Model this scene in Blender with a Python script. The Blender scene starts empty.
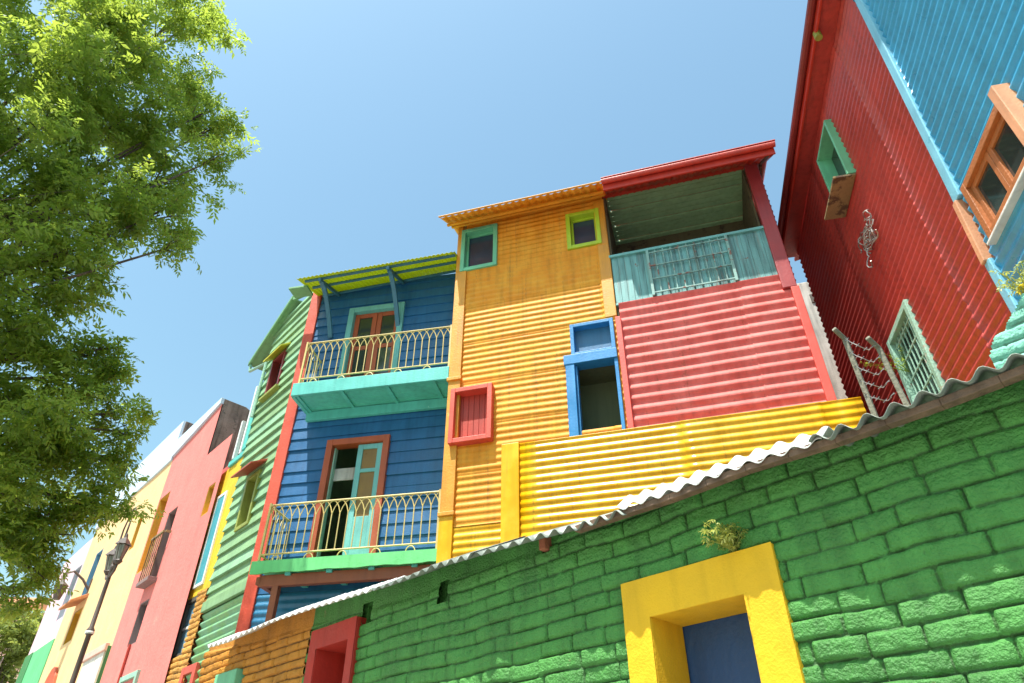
import bpy, math, random
import numpy as np
from mathutils import Vector
random.seed(7); RNG = np.random.default_rng(7)
S = bpy.context.scene; COL = S.collection
R = math.radians
# ------------------------------------------------------------------ camera model
F = 683.0; PITCH = R(36.7); CAMZ = 1.6
CP, SP = math.cos(PITCH), math.sin(PITCH)
def ray(x, y):
    dx, dy = x-512.0, y-341.5
    return np.array([dx, F*CP+dy*SP, F*SP-dy*CP])
def azdir(a): return np.array([math.sin(R(a)), math.cos(R(a)), 0.0])
def at(x, y, dist):                      # point at a horizontal distance
    v = ray(x, y); v = v/math.hypot(v[0], v[1])*dist
    return (v[0], v[1], v[2]+CAMZ)
class Frame:                             # a vertical facade plane: u to the right, d into the wall, z up
    def __init__(s, h, P):
        s.h, s.P = h, P; s.U = azdir(h+180); s.I = azdir(h+90); s.rz = R(-90-h)
    def px(s, x, y, d=0.0):
        v = ray(x, y); t = (s.P+d)/(v@s.I); X = v*t
        return (float(X@s.U), float(X[2]+CAMZ))
    def u(s, x, y, d=0.0): return s.px(x, y, d)[0]
    def z(s, x, y, d=0.0): return s.px(x, y, d)[1]
    def w(s, u, d, z):
        X = s.U*u+s.I*(s.P+d); return (float(X[0]), float(X[1]), z)
    def uaz(s, az, d=0.0):
        v = azdir(az); t = (s.P+d)/(v@s.I); return float(v@s.U*t)
# ------------------------------------------------------------------ materials
def nt(name):
    m = bpy.data.materials.new(name); m.use_nodes = True
    t = m.node_tree; return m, t, t.nodes['Principled BSDF']
def N(t, typ, **kw):
    n = t.nodes.new(typ)
    for k, v in kw.items(): setattr(n, k, v)
    return n
def paint(name, col, rough=.5, var=.12, wear=None, wear_amt=0.0, bump=.15, bscale=40, scale=3.0, board=None, col2=None,
          streak=0.12, metallic=0.0, spec=.5, wscale=7.0, rust=0.0, crevice=None):
    """painted surface: slow tone variation, optional per-board tone, vertical streaks, chips of another colour, fine bump"""
    m, t, b = nt(name); L = t.links.new
    tc = N(t, 'ShaderNodeTexCoord'); o = tc.outputs['Object']
    n1 = N(t, 'ShaderNodeTexNoise'); n1.inputs['Scale'].default_value = scale; n1.inputs['Detail'].default_value = 6
    L(o, n1.inputs['Vector'])
    mp = N(t, 'ShaderNodeMapping'); mp.inputs['Scale'].default_value = (9, 9, .8); L(o, mp.inputs['Vector'])
    n2 = N(t, 'ShaderNodeTexNoise'); n2.inputs['Scale'].default_value = 1.5; n2.inputs['Detail'].default_value = 5
    L(mp.outputs[0], n2.inputs['Vector'])
    def ramp(src, lo, hi, a, bb):
        r = N(t, 'ShaderNodeMapRange'); r.inputs['From Min'].default_value = lo; r.inputs['From Max'].default_value = hi
        r.inputs['To Min'].default_value = a; r.inputs['To Max'].default_value = bb; L(src, r.inputs['Value']); return r.outputs[0]
    f1 = ramp(n1.outputs['Fac'], .3, .7, 1-var, 1+var); f2 = ramp(n2.outputs['Fac'], .45, .75, 1, 1-streak*1.5)
    mul = N(t, 'ShaderNodeMath', operation='MULTIPLY'); L(f1, mul.inputs[0]); L(f2, mul.inputs[1]); fac = mul.outputs[0]
    base = None
    if board:
        sx = N(t, 'ShaderNodeSeparateXYZ'); L(N_geo(t), sx.inputs[0])
        dv = N(t, 'ShaderNodeMath', operation='DIVIDE'); L(sx.outputs[2], dv.inputs[0]); dv.inputs[1].default_value = board
        fl = N(t, 'ShaderNodeMath', operation='FLOOR'); L(dv.outputs[0], fl.inputs[0])
        wn = N(t, 'ShaderNodeTexWhiteNoise', noise_dimensions='1D'); L(fl.outputs[0], wn.inputs['W'])
        fb = ramp(wn.outputs['Value'], 0, 1, .86, 1.12)
        m2 = N(t, 'ShaderNodeMath', operation='MULTIPLY'); L(fac, m2.inputs[0]); L(fb, m2.inputs[1]); fac = m2.outputs[0]
        bfac = wn.outputs['Value']
    hs = N(t, 'ShaderNodeHueSaturation'); hs.inputs['Color'].default_value = (*col, 1)
    if col2:
        mx = N(t, 'ShaderNodeMix', data_type='RGBA'); mx.inputs['A'].default_value = (*col, 1); mx.inputs['B'].default_value = (*col2, 1)
        L(bfac if board else ramp(n1.outputs['Fac'], .42, .6, 0, 1), mx.inputs['Factor']); L(mx.outputs['Result'], hs.inputs['Color'])
    L(fac, hs.inputs['Value']); out = hs.outputs[0]
    if wear:
        n3 = N(t, 'ShaderNodeTexNoise'); n3.inputs['Scale'].default_value = wscale; n3.inputs['Detail'].default_value = 9; n3.inputs['Roughness'].default_value = .7
        L(o, n3.inputs['Vector'])
        w = ramp(n3.outputs['Fac'], .72-wear_amt*.32, .76-wear_amt*.3, 0, .9)
        mx2 = N(t, 'ShaderNodeMix', data_type='RGBA'); L(w, mx2.inputs['Factor']); L(out, mx2.inputs['A']); mx2.inputs['B'].default_value = (*wear, 1)
        out = mx2.outputs['Result']
    if rust:                                  # thin rusty runs down the sheet
        mp3 = N(t, 'ShaderNodeMapping'); mp3.inputs['Scale'].default_value = (14, 14, .55); L(o, mp3.inputs['Vector'])
        n5 = N(t, 'ShaderNodeTexNoise'); n5.inputs['Scale'].default_value = 1.3; n5.inputs['Detail'].default_value = 7; n5.inputs['Roughness'].default_value = .65; L(mp3.outputs[0], n5.inputs['Vector'])
        w = ramp(n5.outputs['Fac'], .60-rust*.1, .78-rust*.1, 0, .75)
        mx3 = N(t, 'ShaderNodeMix', data_type='RGBA'); L(w, mx3.inputs['Factor']); L(out, mx3.inputs['A']); mx3.inputs['B'].default_value = (.20, .085, .035, 1); out = mx3.outputs['Result']
    if crevice:                               # old dirt held in the joints between bricks
        g = N(t, 'ShaderNodeNewGeometry'); w = ramp(g.outputs['Pointiness'], .455, .490, .75, 0)
        mx4 = N(t, 'ShaderNodeMix', data_type='RGBA'); L(w, mx4.inputs['Factor']); L(out, mx4.inputs['A']); mx4.inputs['B'].default_value = (*crevice, 1); out = mx4.outputs['Result']
    L(out, b.inputs['Base Color'])
    L(ramp(n1.outputs['Fac'], .3, .7, max(.05, rough-.1), min(1, rough+.12)), b.inputs['Roughness'])
    b.inputs['Metallic'].default_value = metallic; b.inputs['Specular IOR Level'].default_value = spec
    if bump:
        n4 = N(t, 'ShaderNodeTexNoise'); n4.inputs['Scale'].default_value = bscale; n4.inputs['Detail'].default_value = 6
        L(o, n4.inputs['Vector'])
        bp = N(t, 'ShaderNodeBump'); bp.inputs['Strength'].default_value = bump; bp.inputs['Distance'].default_value = .02
        L(n4.outputs['Fac'], bp.inputs['Height']); L(bp.outputs[0], b.inputs['Normal'])
    return m
def N_geo(t):
    g = N(t, 'ShaderNodeNewGeometry'); return g.outputs['Position']
def srgb(r, g, b):
    f = lambda c: (c/255/12.92) if c/255 <= .04045 else ((c/255+.055)/1.055)**2.4
    return (f(r), f(g), f(b))
def glass(name, col=(.02, .03, .04), rough=.06, var=True):
    m, t, b = nt(name); L = t.links.new
    b.inputs['Roughness'].default_value = rough; b.inputs['Specular IOR Level'].default_value = .8
    tc = N(t, 'ShaderNodeTexCoord'); n1 = N(t, 'ShaderNodeTexNoise'); n1.inputs['Scale'].default_value = 2.5; n1.inputs['Detail'].default_value = 3
    L(tc.outputs['Object'], n1.inputs['Vector'])
    mx = N(t, 'ShaderNodeMix', data_type='RGBA'); mx.inputs['A'].default_value = (*col, 1); mx.inputs['B'].default_value = (col[0]*3+.01, col[1]*3+.01, col[2]*3+.012, 1)
    L(n1.outputs['Fac'], mx.inputs['Factor']); L(mx.outputs['Result'], b.inputs['Base Color'])
    bp = N(t, 'ShaderNodeBump'); bp.inputs['Strength'].default_value = .06; L(n1.outputs['Fac'], bp.inputs['Height']); L(bp.outputs[0], b.inputs['Normal'])
    return m
def leafmat(name, c1, c2, trans):
    m, t, b = nt(name); L = t.links.new
    g = N(t, 'ShaderNodeNewGeometry'); wn = g.outputs['Random Per Island']
    mx = N(t, 'ShaderNodeMix', data_type='RGBA'); mx.inputs['A'].default_value = (*c1, 1); mx.inputs['B'].default_value = (*c2, 1)
    L(wn, mx.inputs['Factor']); L(mx.outputs['Result'], b.inputs['Base Color']); b.inputs['Roughness'].default_value = .42
    tr = N(t, 'ShaderNodeBsdfTranslucent'); tr.inputs['Color'].default_value = (*trans, 1)
    ms = N(t, 'ShaderNodeMixShader'); ms.inputs[0].default_value = .5
    L(b.outputs[0], ms.inputs[1]); L(tr.outputs[0], ms.inputs[2]); L(ms.outputs[0], t.nodes['Material Output'].inputs['Surface'])
    return m
M = {}
def mk(k, *a, **kw): M[k] = paint(k, *a, **kw); return M[k]
mk('orange_paint', (.76, .285, .014), .6, col2=(.72, .32, .03), spec=.3, wear=(.30, .13, .04), wear_amt=.15, rust=.1, streak=.15)
mk('yellow_paint', (.82, .41, .006), .27, bump=.04, col2=(.80, .45, .02), wear=(.55, .30, .03), wear_amt=.15, spec=.28, rust=.15)
mk('orange_trim', (.66, .28, .018), .5, rust=.3, wear=(.70, .45, .10), wear_amt=.2, bump=.25)
mk('pink_paint', (.74, .135, .115), .62, spec=.25, col2=(.72, .18, .16), wear=(.45, .12, .09), wear_amt=.2, rust=.1)
mk('pink_trim', (.68, .085, .06), .5, wear=(.4, .12, .1), wear_amt=.1)
mk('red_beam', (.50, .040, .022), .45, wear=(.14, .05, .03), wear_amt=.12)
mk('maroon_post', (.36, .045, .05), .5, wear=(.25, .03, .03), wear_amt=.1)
mk('soffit_green', (.30, .47, .24), .7, wear=(.2, .3, .15), wear_amt=.2)
mk('teal_sheet', (.15, .37, .36), .5, wear=(.22, .09, .05), wear_amt=.3, streak=.45, rust=.5)
mk('teal_rust', (.22, .40, .36), .6, wear=(.24, .08, .05), wear_amt=.55, streak=.4, wscale=5)
mk('mint_frame', (.16, .52, .30), .5, wear=(.5, .5, .4), wear_amt=.06)
mk('lime_frame', (.42, .58, .025), .5, wear=(.5, .5, .4), wear_amt=.06)
mk('red_frame', (.66, .09, .055), .5, wear=(.5, .2, .15), wear_amt=.12)
mk('red_panel', (.40, .040, .022), .55)
mk('blue_frame', (.025, .22, .50), .4, wear=(.3, .4, .5), wear_amt=.05)
mk('blue_panel', (.03, .14, .27), .45)
mk('blue_board', (.018, .12, .29), .42, wear=(.3, .45, .6), wear_amt=.1, board=.19, streak=.15)
mk('green_board', (.24, .40, .17), .6, board=.2, col2=(.22, .41, .25), wear=(.5, .6, .45), wear_amt=.1)
mk('green_sheet', (.20, .42, .15), .5, col2=(.20, .40, .24))
mk('blue_sheet', (.03, .19, .36), .4)
mk('turquoise', (.10, .50, .44), .5, wear=(.55, .75, .68), wear_amt=.12, bump=.2)
mk('turq_ceiling', (.10, .50, .42), .55, board=None, wear=(.06, .32, .28), wear_amt=.12)
mk('teal_door', (.16, .44, .42), .5, wear=(.4, .55, .5), wear_amt=.1)
mk('green_edge', (.15, .60, .20), .5, wear=(.1, .45, .35), wear_amt=.1)
mk('brick_red_wood', (.42, .085, .03), .5, wear=(.25, .05, .03), wear_amt=.12)
mk('brown_beam', (.28, .085, .035), .6, wear=(.12, .05, .03), wear_amt=.2)
mk('brown_pane', (.24, .13, .03), .35)
mk('red_post', (.66, .085, .045), .5, wear=(.35, .08, .05), wear_amt=.2, bump=.3)
mk('lime_sheet', (.50, .60, .020), .45, wear=(.3, .35, .05), wear_amt=.1)
mk('brace_blue', (.05, .16, .24), .5)
mk('iron_cream', (.62, .48, .17), .5, wear=(.35, .25, .08), wear_amt=.3, wscale=20)
mk('eave_green', (.16, .34, .16), .55, wear=(.35, .45, .3), wear_amt=.2)
mk('awning_yellow', (.55, .50, .03), .5); mk('awning_red', (.42, .07, .035), .5, wear=(.2, .1, .05), wear_amt=.2)
mk('olive_frame', (.27, .30, .05), .55); mk('dark_red', (.22, .03, .025), .5)
mk('pink_stucco', (.72, .215, .19), .85, var=.08, streak=.06, wear=(.60, .26, .22), wear_amt=.3, wscale=1.5, bump=.35, bscale=18, spec=.2)
mk('cream_stucco', (.80, .53, .27), .85, var=.08, streak=.06, wear=(.70, .50, .30), wear_amt=.3, wscale=1.5, bump=.35, bscale=18, spec=.2)
mk('pale_stucco', (.52, .63, .74), .85, var=.05, streak=.03, bump=.3, spec=.2)
mk('palepink_stucco', (.72, .50, .56), .85, var=.06, spec=.2)
mk('green_stucco', (.14, .48, .22), .8, var=.08, spec=.2)
mk('dark_concrete', (.20, .16, .14), .95, var=.35, streak=.5, wear=(.10, .09, .08), wear_amt=.4, bump=.6, spec=.1)
mk('grey_concrete', (.50, .47, .42), .9, var=.15, streak=.3, wear=(.32, .30, .27), wear_amt=.3, bump=.5, spec=.1)
mk('mustard', (.60, .33, .03), .7); mk('grey_reveal', (.23, .15, .14), .7); mk('steel_blue', (.16, .33, .46), .4)
mk('teal_slot', (.06, .32, .38), .5); mk('grey_slot', (.40, .42, .46), .6); mk('dark_green', (.05, .22, .07), .6)
mk('white_wood', (.68, .64, .58), .7, wear=(.4, .3, .25), wear_amt=.4); mk('red_slot', (.55, .09, .03), .6)
mk('annex_yellow', (.72, .47, .015), .7, bump=.3); mk('white_trim', (.78, .80, .78), .6)
mk('brick_ochre', (.58, .28, .055), .85, crevice=(.14, .07, .03), var=.25, bump=.6, wear=(.6, .38, .16), wear_amt=.3, wscale=10)
mk('brick_green', (.070, .250, .052), .5, var=.2, bump=.8, bscale=75, crevice=(.032, .085, .022), wear=(.24, .15, .08), wear_amt=.24, wscale=4, spec=.35, streak=.2)
mk('brick_orange', (.50, .21, .03), .75, crevice=(.10, .05, .02), var=.22, bump=.5, bscale=60, wear=(.30, .12, .04), wear_amt=.2, wscale=5, spec=.3)
mk('plaster_yellow', (.75, .43, .015), .65, var=.07, bump=.25, bscale=90, wear=(.6, .35, .02), wear_amt=.08, spec=.3, streak=.08)
mk('navy_panel', (.020, .065, .18), .6, var=.12, bump=.3)
mk('red_plaster', (.40, .026, .014), .6, wear=(.3, .05, .03), wear_amt=.1)
mk('mint_plaster', (.18, .50, .28), .7)
mk('old_zinc', (.19, .22, .19), .5, var=.2, wear=(.16, .12, .08), wear_amt=.25, streak=.3, metallic=.25)
mk('sunlit_zinc', (.66, .66, .64), .45, var=.12, rust=.15, wear=(.5, .5, .48), wear_amt=.12, metallic=.15)  # pale copy of the zinc, sun glare on the sheets put into its colour
mk('old_post', (.20, .19, .14), .9, wear=(.4, .38, .33), wear_amt=.4, bump=.5)
mk('old_wood', (.16, .10, .065), .85, var=.3, bump=.6, streak=.4); mk('rust_wood', (.30, .10, .05), .8, bump=.5)
mk('red_sheet', (.46, .060, .050), .4, col2=(.46, .055, .042), rust=.1, var=.14, wear=(.26, .04, .03), wear_amt=.15, streak=.2, spec=.6)
mk('sky_sheet', (.045, .34, .58), .34, var=.1, wear=(.2, .5, .6), wear_amt=.06, streak=.12, spec=.6)
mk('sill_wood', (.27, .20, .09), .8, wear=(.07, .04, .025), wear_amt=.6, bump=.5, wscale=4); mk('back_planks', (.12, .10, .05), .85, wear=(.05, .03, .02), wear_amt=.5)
mk('sky_trim', (.20, .52, .68), .5, wear=(.08, .35, .5), wear_amt=.25)
mk('peach_trim', (.72, .34, .18), .6, wear=(.8, .7, .6), wear_amt=.2); mk('orange_wood', (.44, .15, .045), .55, wear=(.6, .35, .2), wear_amt=.2, bump=.3)
mk('weathered_green', (.30, .52, .40), .7, wear=(.45, .42, .33), wear_amt=.4, bump=.4)
mk('plank_cream', (.52, .43, .20), .75, wear=(.22, .10, .05), wear_amt=.4, bump=.4, wscale=5)
mk('aqua_brick', (.22, .56, .42), .85, crevice=(.1, .2, .13), var=.15, bump=.8, wear=(.5, .6, .5), wear_amt=.25)
mk('wire', (.34, .32, .30), .45, metallic=.6); mk('iron_dark', (.09, .065, .055), .5, spec=.5)
mk('bark', (.13, .10, .075), .9, bump=.8, streak=.4); mk('tile_roof', (.48, .20, .09), .85, var=.25); mk('far_wall', (.70, .42, .34), .85)
mk('cobble', (.33, .31, .28), .85, var=.2, bump=.6, bscale=12); mk('paving', (.38, .36, .32), .85, var=.15, bump=.4); mk('dirt', (.33, .30, .25), .95, var=.2)
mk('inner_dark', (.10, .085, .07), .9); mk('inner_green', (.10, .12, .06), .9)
def translucent(k, col):
    t_ = M[k].node_tree; tr = t_.nodes.new('ShaderNodeBsdfTranslucent'); tr.inputs['Color'].default_value = (*col, 1); ms = t_.nodes.new('ShaderNodeMixShader'); ms.inputs[0].default_value = .35
    t_.links.new(t_.nodes['Principled BSDF'].outputs[0], ms.inputs[1]); t_.links.new(tr.outputs[0], ms.inputs[2]); t_.links.new(ms.outputs[0], t_.nodes['Material Output'].inputs['Surface'])
translucent('lime_sheet', (.55, .60, .02))
M['pane_blue'] = glass('pane_blue', (.010, .022, .04)); M['pane_dark'] = glass('pane_dark', (.015, .02, .018)); M['lamp_glass'] = glass('lamp_glass', (.10, .10, .09), .15)
M['leaf'] = leafmat('leaf', (.035, .09, .012), (.15, .23, .03), (.54, .68, .09))
M['leaf_far'] = leafmat('leaf_far', (.13, .19, .04), (.24, .30, .08), (.45, .5, .1))
M['weed'] = leafmat('weed', (.30, .38, .06), (.50, .52, .16), (.5, .5, .1))
M['petal'] = leafmat('petal', (.8, .62, .03), (.8, .7, .1), (.8, .6, .05))
# ------------------------------------------------------------------ mesh builder
class MB:
    def __init__(s): s.v = []; s.f = []
    def add(s, vs, fs):
        n = len(s.v); s.v += [tuple(map(float, p)) for p in vs]; s.f += [tuple(i+n for i in f) for f in fs]; return s
    def box(s, u0, u1, d0, d1, z0, z1):
        u0, u1 = sorted((u0, u1)); d0, d1 = sorted((d0, d1)); z0, z1 = sorted((z0, z1))
        return s.hexa([(u0, d0, z0), (u1, d0, z0), (u1, d1, z0), (u0, d1, z0), (u0, d0, z1), (u1, d0, z1), (u1, d1, z1), (u0, d1, z1)])
    def hexa(s, p):
        return s.add(p, [(3, 2, 1, 0), (4, 5, 6, 7), (0, 1, 5, 4), (1, 2, 6, 5), (2, 3, 7, 6), (3, 0, 4, 7)])
    def beam(s, a, b, w, h=None, up=(0, 0, 1)):           # rectangular bar from a to b
        h = h or w; a, b = Vector(a), Vector(b); t = (b-a).normalized(); sd = t.cross(Vector(up))
        if sd.length < 1e-4: sd = t.cross(Vector((0, 1, 0)))
        sd.normalize(); n = sd.cross(t).normalized(); p = []
        for c in (a, b):
            for i, j in ((-1, -1), (1, -1), (1, 1), (-1, 1)): p.append(c+sd*i*w/2+n*j*h/2)
        return s.add(p, [(0, 1, 2, 3), (7, 6, 5, 4), (0, 4, 5, 1), (1, 5, 6, 2), (2, 6, 7, 3), (3, 7, 4, 0)])
    def prism(s, poly, d0, d1):                             # polygon in (u,z), extruded in d
        n = len(poly); v = [(u, d0, z) for u, z in poly]+[(u, d1, z) for u, z in poly]
        f = [tuple(range(n)), tuple(range(2*n-1, n-1, -1))]+[(i, i+n, (i+1) % n+n, (i+1) % n) for i in range(n)]
        return s.add(v, f)
    def tube(s, pts, r, n=6, r2=None, cap=True):
        pts = [Vector(p) for p in pts]; k = len(pts); r2 = r if r2 is None else r2; base = len(s.v); prev = None
        for i, p in enumerate(pts):
            t = (pts[min(i+1, k-1)]-pts[max(i-1, 0)]).normalized()
            ref = prev if prev is not None else (Vector((0, 0, 1)) if abs(t.z) < .9 else Vector((0, 1, 0)))
            a = t.cross(ref)
            if a.length < 1e-4: a = t.cross(Vector((1, 0.2, 0)))
            a.normalize(); b = a.cross(t).normalized(); prev = b
            rr = r+(r2-r)*i/max(1, k-1)
            for j in range(n):
                q = 2*math.pi*j/n; s.v.append(tuple(p+a*math.cos(q)*rr+b*math.sin(q)*rr))
        for i in range(k-1):
            for j in range(n):
                s.f.append((base+i*n+j, base+i*n+(j+1) % n, base+(i+1)*n+(j+1) % n, base+(i+1)*n+j))
        if cap: s.f.append(tuple(base+j for j in range(n))[::-1]); s.f.append(tuple(base+(k-1)*n+j for j in range(n)))
        return s
    def lathe(s, prof, n=14, c=(0, 0, 0)):
        base = len(s.v)
        for r, z in prof:
            for j in range(n):
                q = 2*math.pi*j/n; s.v.append((c[0]+r*math.cos(q), c[1]+r*math.sin(q), c[2]+z))
        for i in range(len(prof)-1):
            for j in range(n): s.f.append((base+i*n+j, base+i*n+(j+1) % n, base+(i+1)*n+(j+1) % n, base+(i+1)*n+j))
        s.f.append(tuple(base+j for j in range(n))[::-1]); s.f.append(tuple(base+(len(prof)-1)*n+j for j in range(n)))
        return s
    def grid(s, us, zs, fd, holes=(), ztop=None, zfun=None):
        """sheet over us x zs with depth fd(U,Z); cells inside holes left out; ztop(u) clips the top"""
        us = np.array(sorted(set(np.round(us, 5)))); zs = np.array(sorted(set(np.round(zs, 5))))
        U, Z = np.meshgrid(us, zs); ZZ = Z.copy()
        if ztop is not None:
            T = ztop(us)[None, :]; keep = Z[:-1, :-1] < np.minimum(T[:, :-1], T[:, 1:])-1e-4; ZZ = np.minimum(Z, T)
        else: keep = np.ones((len(zs)-1, len(us)-1), bool)
        cu = (us[:-1]+us[1:])/2; cz = (zs[:-1]+zs[1:])/2
        for (a, b, c, d) in holes: keep &= ~((cu[None, :] > a) & (cu[None, :] < b) & (cz[:, None] > c) & (cz[:, None] < d))
        D = fd(U, ZZ); n = len(s.v); W = len(us)
        s.v += list(map(tuple, np.stack([U.ravel(), D.ravel(), ZZ.ravel()], 1).tolist()))
        js, is_ = np.nonzero(keep)
        a = js*W+is_+n; s.f += list(map(tuple, np.stack([a, a+1, a+W+1, a+W], 1).tolist()))
        return s
def finish(name, verts, faces, mat, parent=None, bevel=0, smooth=False, solid=0, origin=None):
    v = np.array(verts, dtype=float); c = (v.min(0)+v.max(0))/2 if origin is None else np.array(origin)
    me = bpy.data.meshes.new(name); me.from_pydata((v-c).tolist(), [], faces); me.update()
    o = bpy.data.objects.new(name, me); COL.objects.link(o); o.location = c.tolist()
    for mm in (mat if isinstance(mat, (list, tuple)) else [mat]): me.materials.append(M[mm] if isinstance(mm, str) else mm)
    if smooth: me.polygons.foreach_set('use_smooth', [True]*len(me.polygons))
    if solid:
        q = o.modifiers.new('thickness', 'SOLIDIFY'); q.thickness = solid; q.offset = 0
    if bevel:
        q = o.modifiers.new('soft_edges', 'BEVEL'); q.width = bevel; q.segments = 2; q.limit_method = 'ANGLE'; q.angle_limit = R(40)
    if parent is not None: o.parent = parent
    return o
def tag(o, label, cat, group=None, kind=None):
    if label: o['label'] = label
    if cat: o['category'] = cat
    if group: o['group'] = group
    if kind: o['kind'] = kind
    return o
class Thing:                       # an Empty at the thing's base, its parts given in facade coordinates
    def __init__(s, name, label, cat, fr, u0, d0=0.0, group=None, z0=0.0):
        s.fr, s.u0, s.d0, s.z0 = fr, u0, d0, z0
        e = bpy.data.objects.new(name, None); COL.objects.link(e); e.empty_display_size = .3
        e.location = fr.w(u0, d0, z0); e.rotation_euler = (0, 0, fr.rz); s.e = e; tag(e, label, cat, group)
    def part(s, name, mb, mat, parent=None, label=None, **kw):
        v = np.array(mb.v)-np.array([s.u0, s.d0, s.z0])
        off = np.array([0, 0, 0.0])
        if parent is not None: off = np.array(parent['_o'])
        o = finish(name, v-off, mb.f, mat, parent if parent is not None else s.e, **kw)
        o['_o'] = [float(a) for a in (np.array(o.location)+off)]
        if label: o['label'] = label
        return o
def solo(name, mb, mat, fr, u0, d0, z0, label, cat, group=None, **kw):   # one-mesh thing in facade coordinates
    v = np.array(mb.v)-np.array([u0, d0, z0]); o = finish(name, v, mb.f, mat, None, origin=(0, 0, 0), **kw)
    o.location = fr.w(u0, d0, z0); o.rotation_euler = (0, 0, fr.rz); return tag(o, label, cat, group)
def lin(a, b, step):
    n = max(1, int(math.ceil((b-a)/step))); return [a+(b-a)*i/n for i in range(n+1)]
def vnoise(x, y, seed=0):
    xi = np.floor(x).astype(np.int64); yi = np.floor(y).astype(np.int64); fx = x-xi; fy = y-yi
    def h(a, b):
        n = (a*374761393+b*668265263+seed*1442695041) & 0x7fffffff; n = ((n ^ (n >> 13))*1274126177) & 0x7fffffff
        return ((n ^ (n >> 16)) & 0xffff)/65535.0
    fx = fx*fx*(3-2*fx); fy = fy*fy*(3-2*fy)
    return (h(xi, yi)*(1-fx)+h(xi+1, yi)*fx)*(1-fy)+(h(xi, yi+1)*(1-fx)+h(xi+1, yi+1)*fx)*fy
def h1(a, seed=0):
    a = np.asarray(a).astype(np.int64); n = (a*374761393+seed*668265263+12345) & 0x7fffffff; n = ((n ^ (n >> 13))*1274126177) & 0x7fffffff
    return ((n ^ (n >> 16)) & 0xffff)/65535.0
PITCHC = .118
def corr(u0, u1, z0, z1, holes=(), p=.104, amp=.0078, d=0.0, du=.25, lap=.0, seed=0, tilt=0.0):
    """corrugated sheet with level ridges; sheets overlap in bands and sag slightly"""
    us = lin(u0, u1, du); zs = list(np.arange(z0, z1, p/8))+[z1]
    for h in holes: us += [h[0], h[1]]; zs += [h[2], h[3]]
    us = [u for u in us if u0-1e-6 <= u <= u1+1e-6]; zs = [z for z in zs if z0-1e-6 <= z <= z1+1e-6]
    seams = [u0+1.9*i+.35*math.sin(i*7+seed) for i in range(1, 12) if u0+1.9*i < u1-.4]
    for sm in seams: us += [sm-.004, sm+.004]
    def fd(U, Z):
        q = Z+tilt*(U-u0)+.014*(vnoise(U*.8+seed, Z*.9, seed)-.5)
        r = d-amp*np.sin(2*np.pi*q/p)-.03*(vnoise(U*.9+5, Z*1.1, seed+3)-.5)
        for k, sm in enumerate(seams): r = r-np.where((U > sm) & (k % 2 == 0), .010, 0)+np.where((U > sm) & (k % 2 == 1), .010, 0)
        if lap: r = r-.016*(1-np.mod(Z-z0, lap)/lap)
        return r
    return MB().grid(us, zs, fd, holes)
def clap(u0, u1, z0, z1, holes=(), bh=.19, depth=.028, d=0.0, seed=0, du=.4):
    us = lin(u0, u1, du); zs = [z0, z1]; k0 = int(math.floor(z0/bh)); k1 = int(math.ceil(z1/bh))
    for k in range(k0, k1+1): zs += [k*bh+.0005, (k+1)*bh-.0005, k*bh+bh*.1]
    for h in holes: us += [h[0], h[1]]; zs += [h[2], h[3]]
    us = [u for u in us if u0-1e-6 <= u <= u1+1e-6]; zs = [z for z in zs if z0-1e-6 <= z <= z1+1e-6]
    def fd(U, Z):
        k = np.floor(Z/bh); fr = Z/bh-k; kk = k.astype(int)
        return d-depth*(1-fr)*(.75+.5*h1(kk, seed))-.012*(vnoise(U*.7+kk*3.1, kk*1.7, seed)-.5)-.004*h1(kk, seed+5)
    return MB().grid(us, zs, fd, holes)
def frame_mb(u0, u1, z0, z1, w, d0, d1, wt=None, wb=None):
    wt = w if wt is None else wt; wb = w if wb is None else wb; m = MB()
    m.box(u0, u0+w, d0, d1, z0, z1); m.box(u1-w, u1, d0, d1, z0, z1)
    m.box(u0+w, u1-w, d0+.002, d1, z1-wt, z1); m.box(u0+w, u1-w, d0+.002, d1, z0, z0+wb); return m
def window(T, u0, u1, z0, z1, w, fm, pm, d0=-.05, d1=.12, pane_d=.08, label=None, mull=(), name='window', pane='pane', plabel=None):
    f = frame_mb(u0, u1, z0, z1, w, d0, d1)
    for mu in mull: f.box(mu-.018, mu+.018, pane_d-.025, pane_d+.01, z0+w, z1-w)
    fo = T.part(name, f, fm, label=label, bevel=.005)
    T.part(pane, MB().box(u0+w, u1-w, pane_d, pane_d+.012, z0+w, z1-w), pm, fo, label=plabel); return fo
def holes_of(*r): return [tuple(x) for x in r]
# ------------------------------------------------------------------ facade frames (metres)
Y = Frame(-74, 7.97)               # yellow house
B = Frame(-79, 8.83)               # blue house recessed wall
ub = B.uaz(-20.6); cw = B.w(ub, 0, 0)
Cdist = math.hypot(cw[0], cw[1]); Caz = math.degrees(math.atan2(cw[0], cw[1]))
C = Frame(-42, Cdist*math.sin(R(Caz+42)))
K = Frame(-42, 3.7)                # long row of stucco fronts
G = Frame(-44, 3.0)                # brick wall beside the camera
Rr = Frame(12, 6.0*math.sin(R(44.5-12)))   # side wall of the corrugated house on the right
print('frames C', C.P, 'R', Rr.P)

exec_order = []
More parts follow.
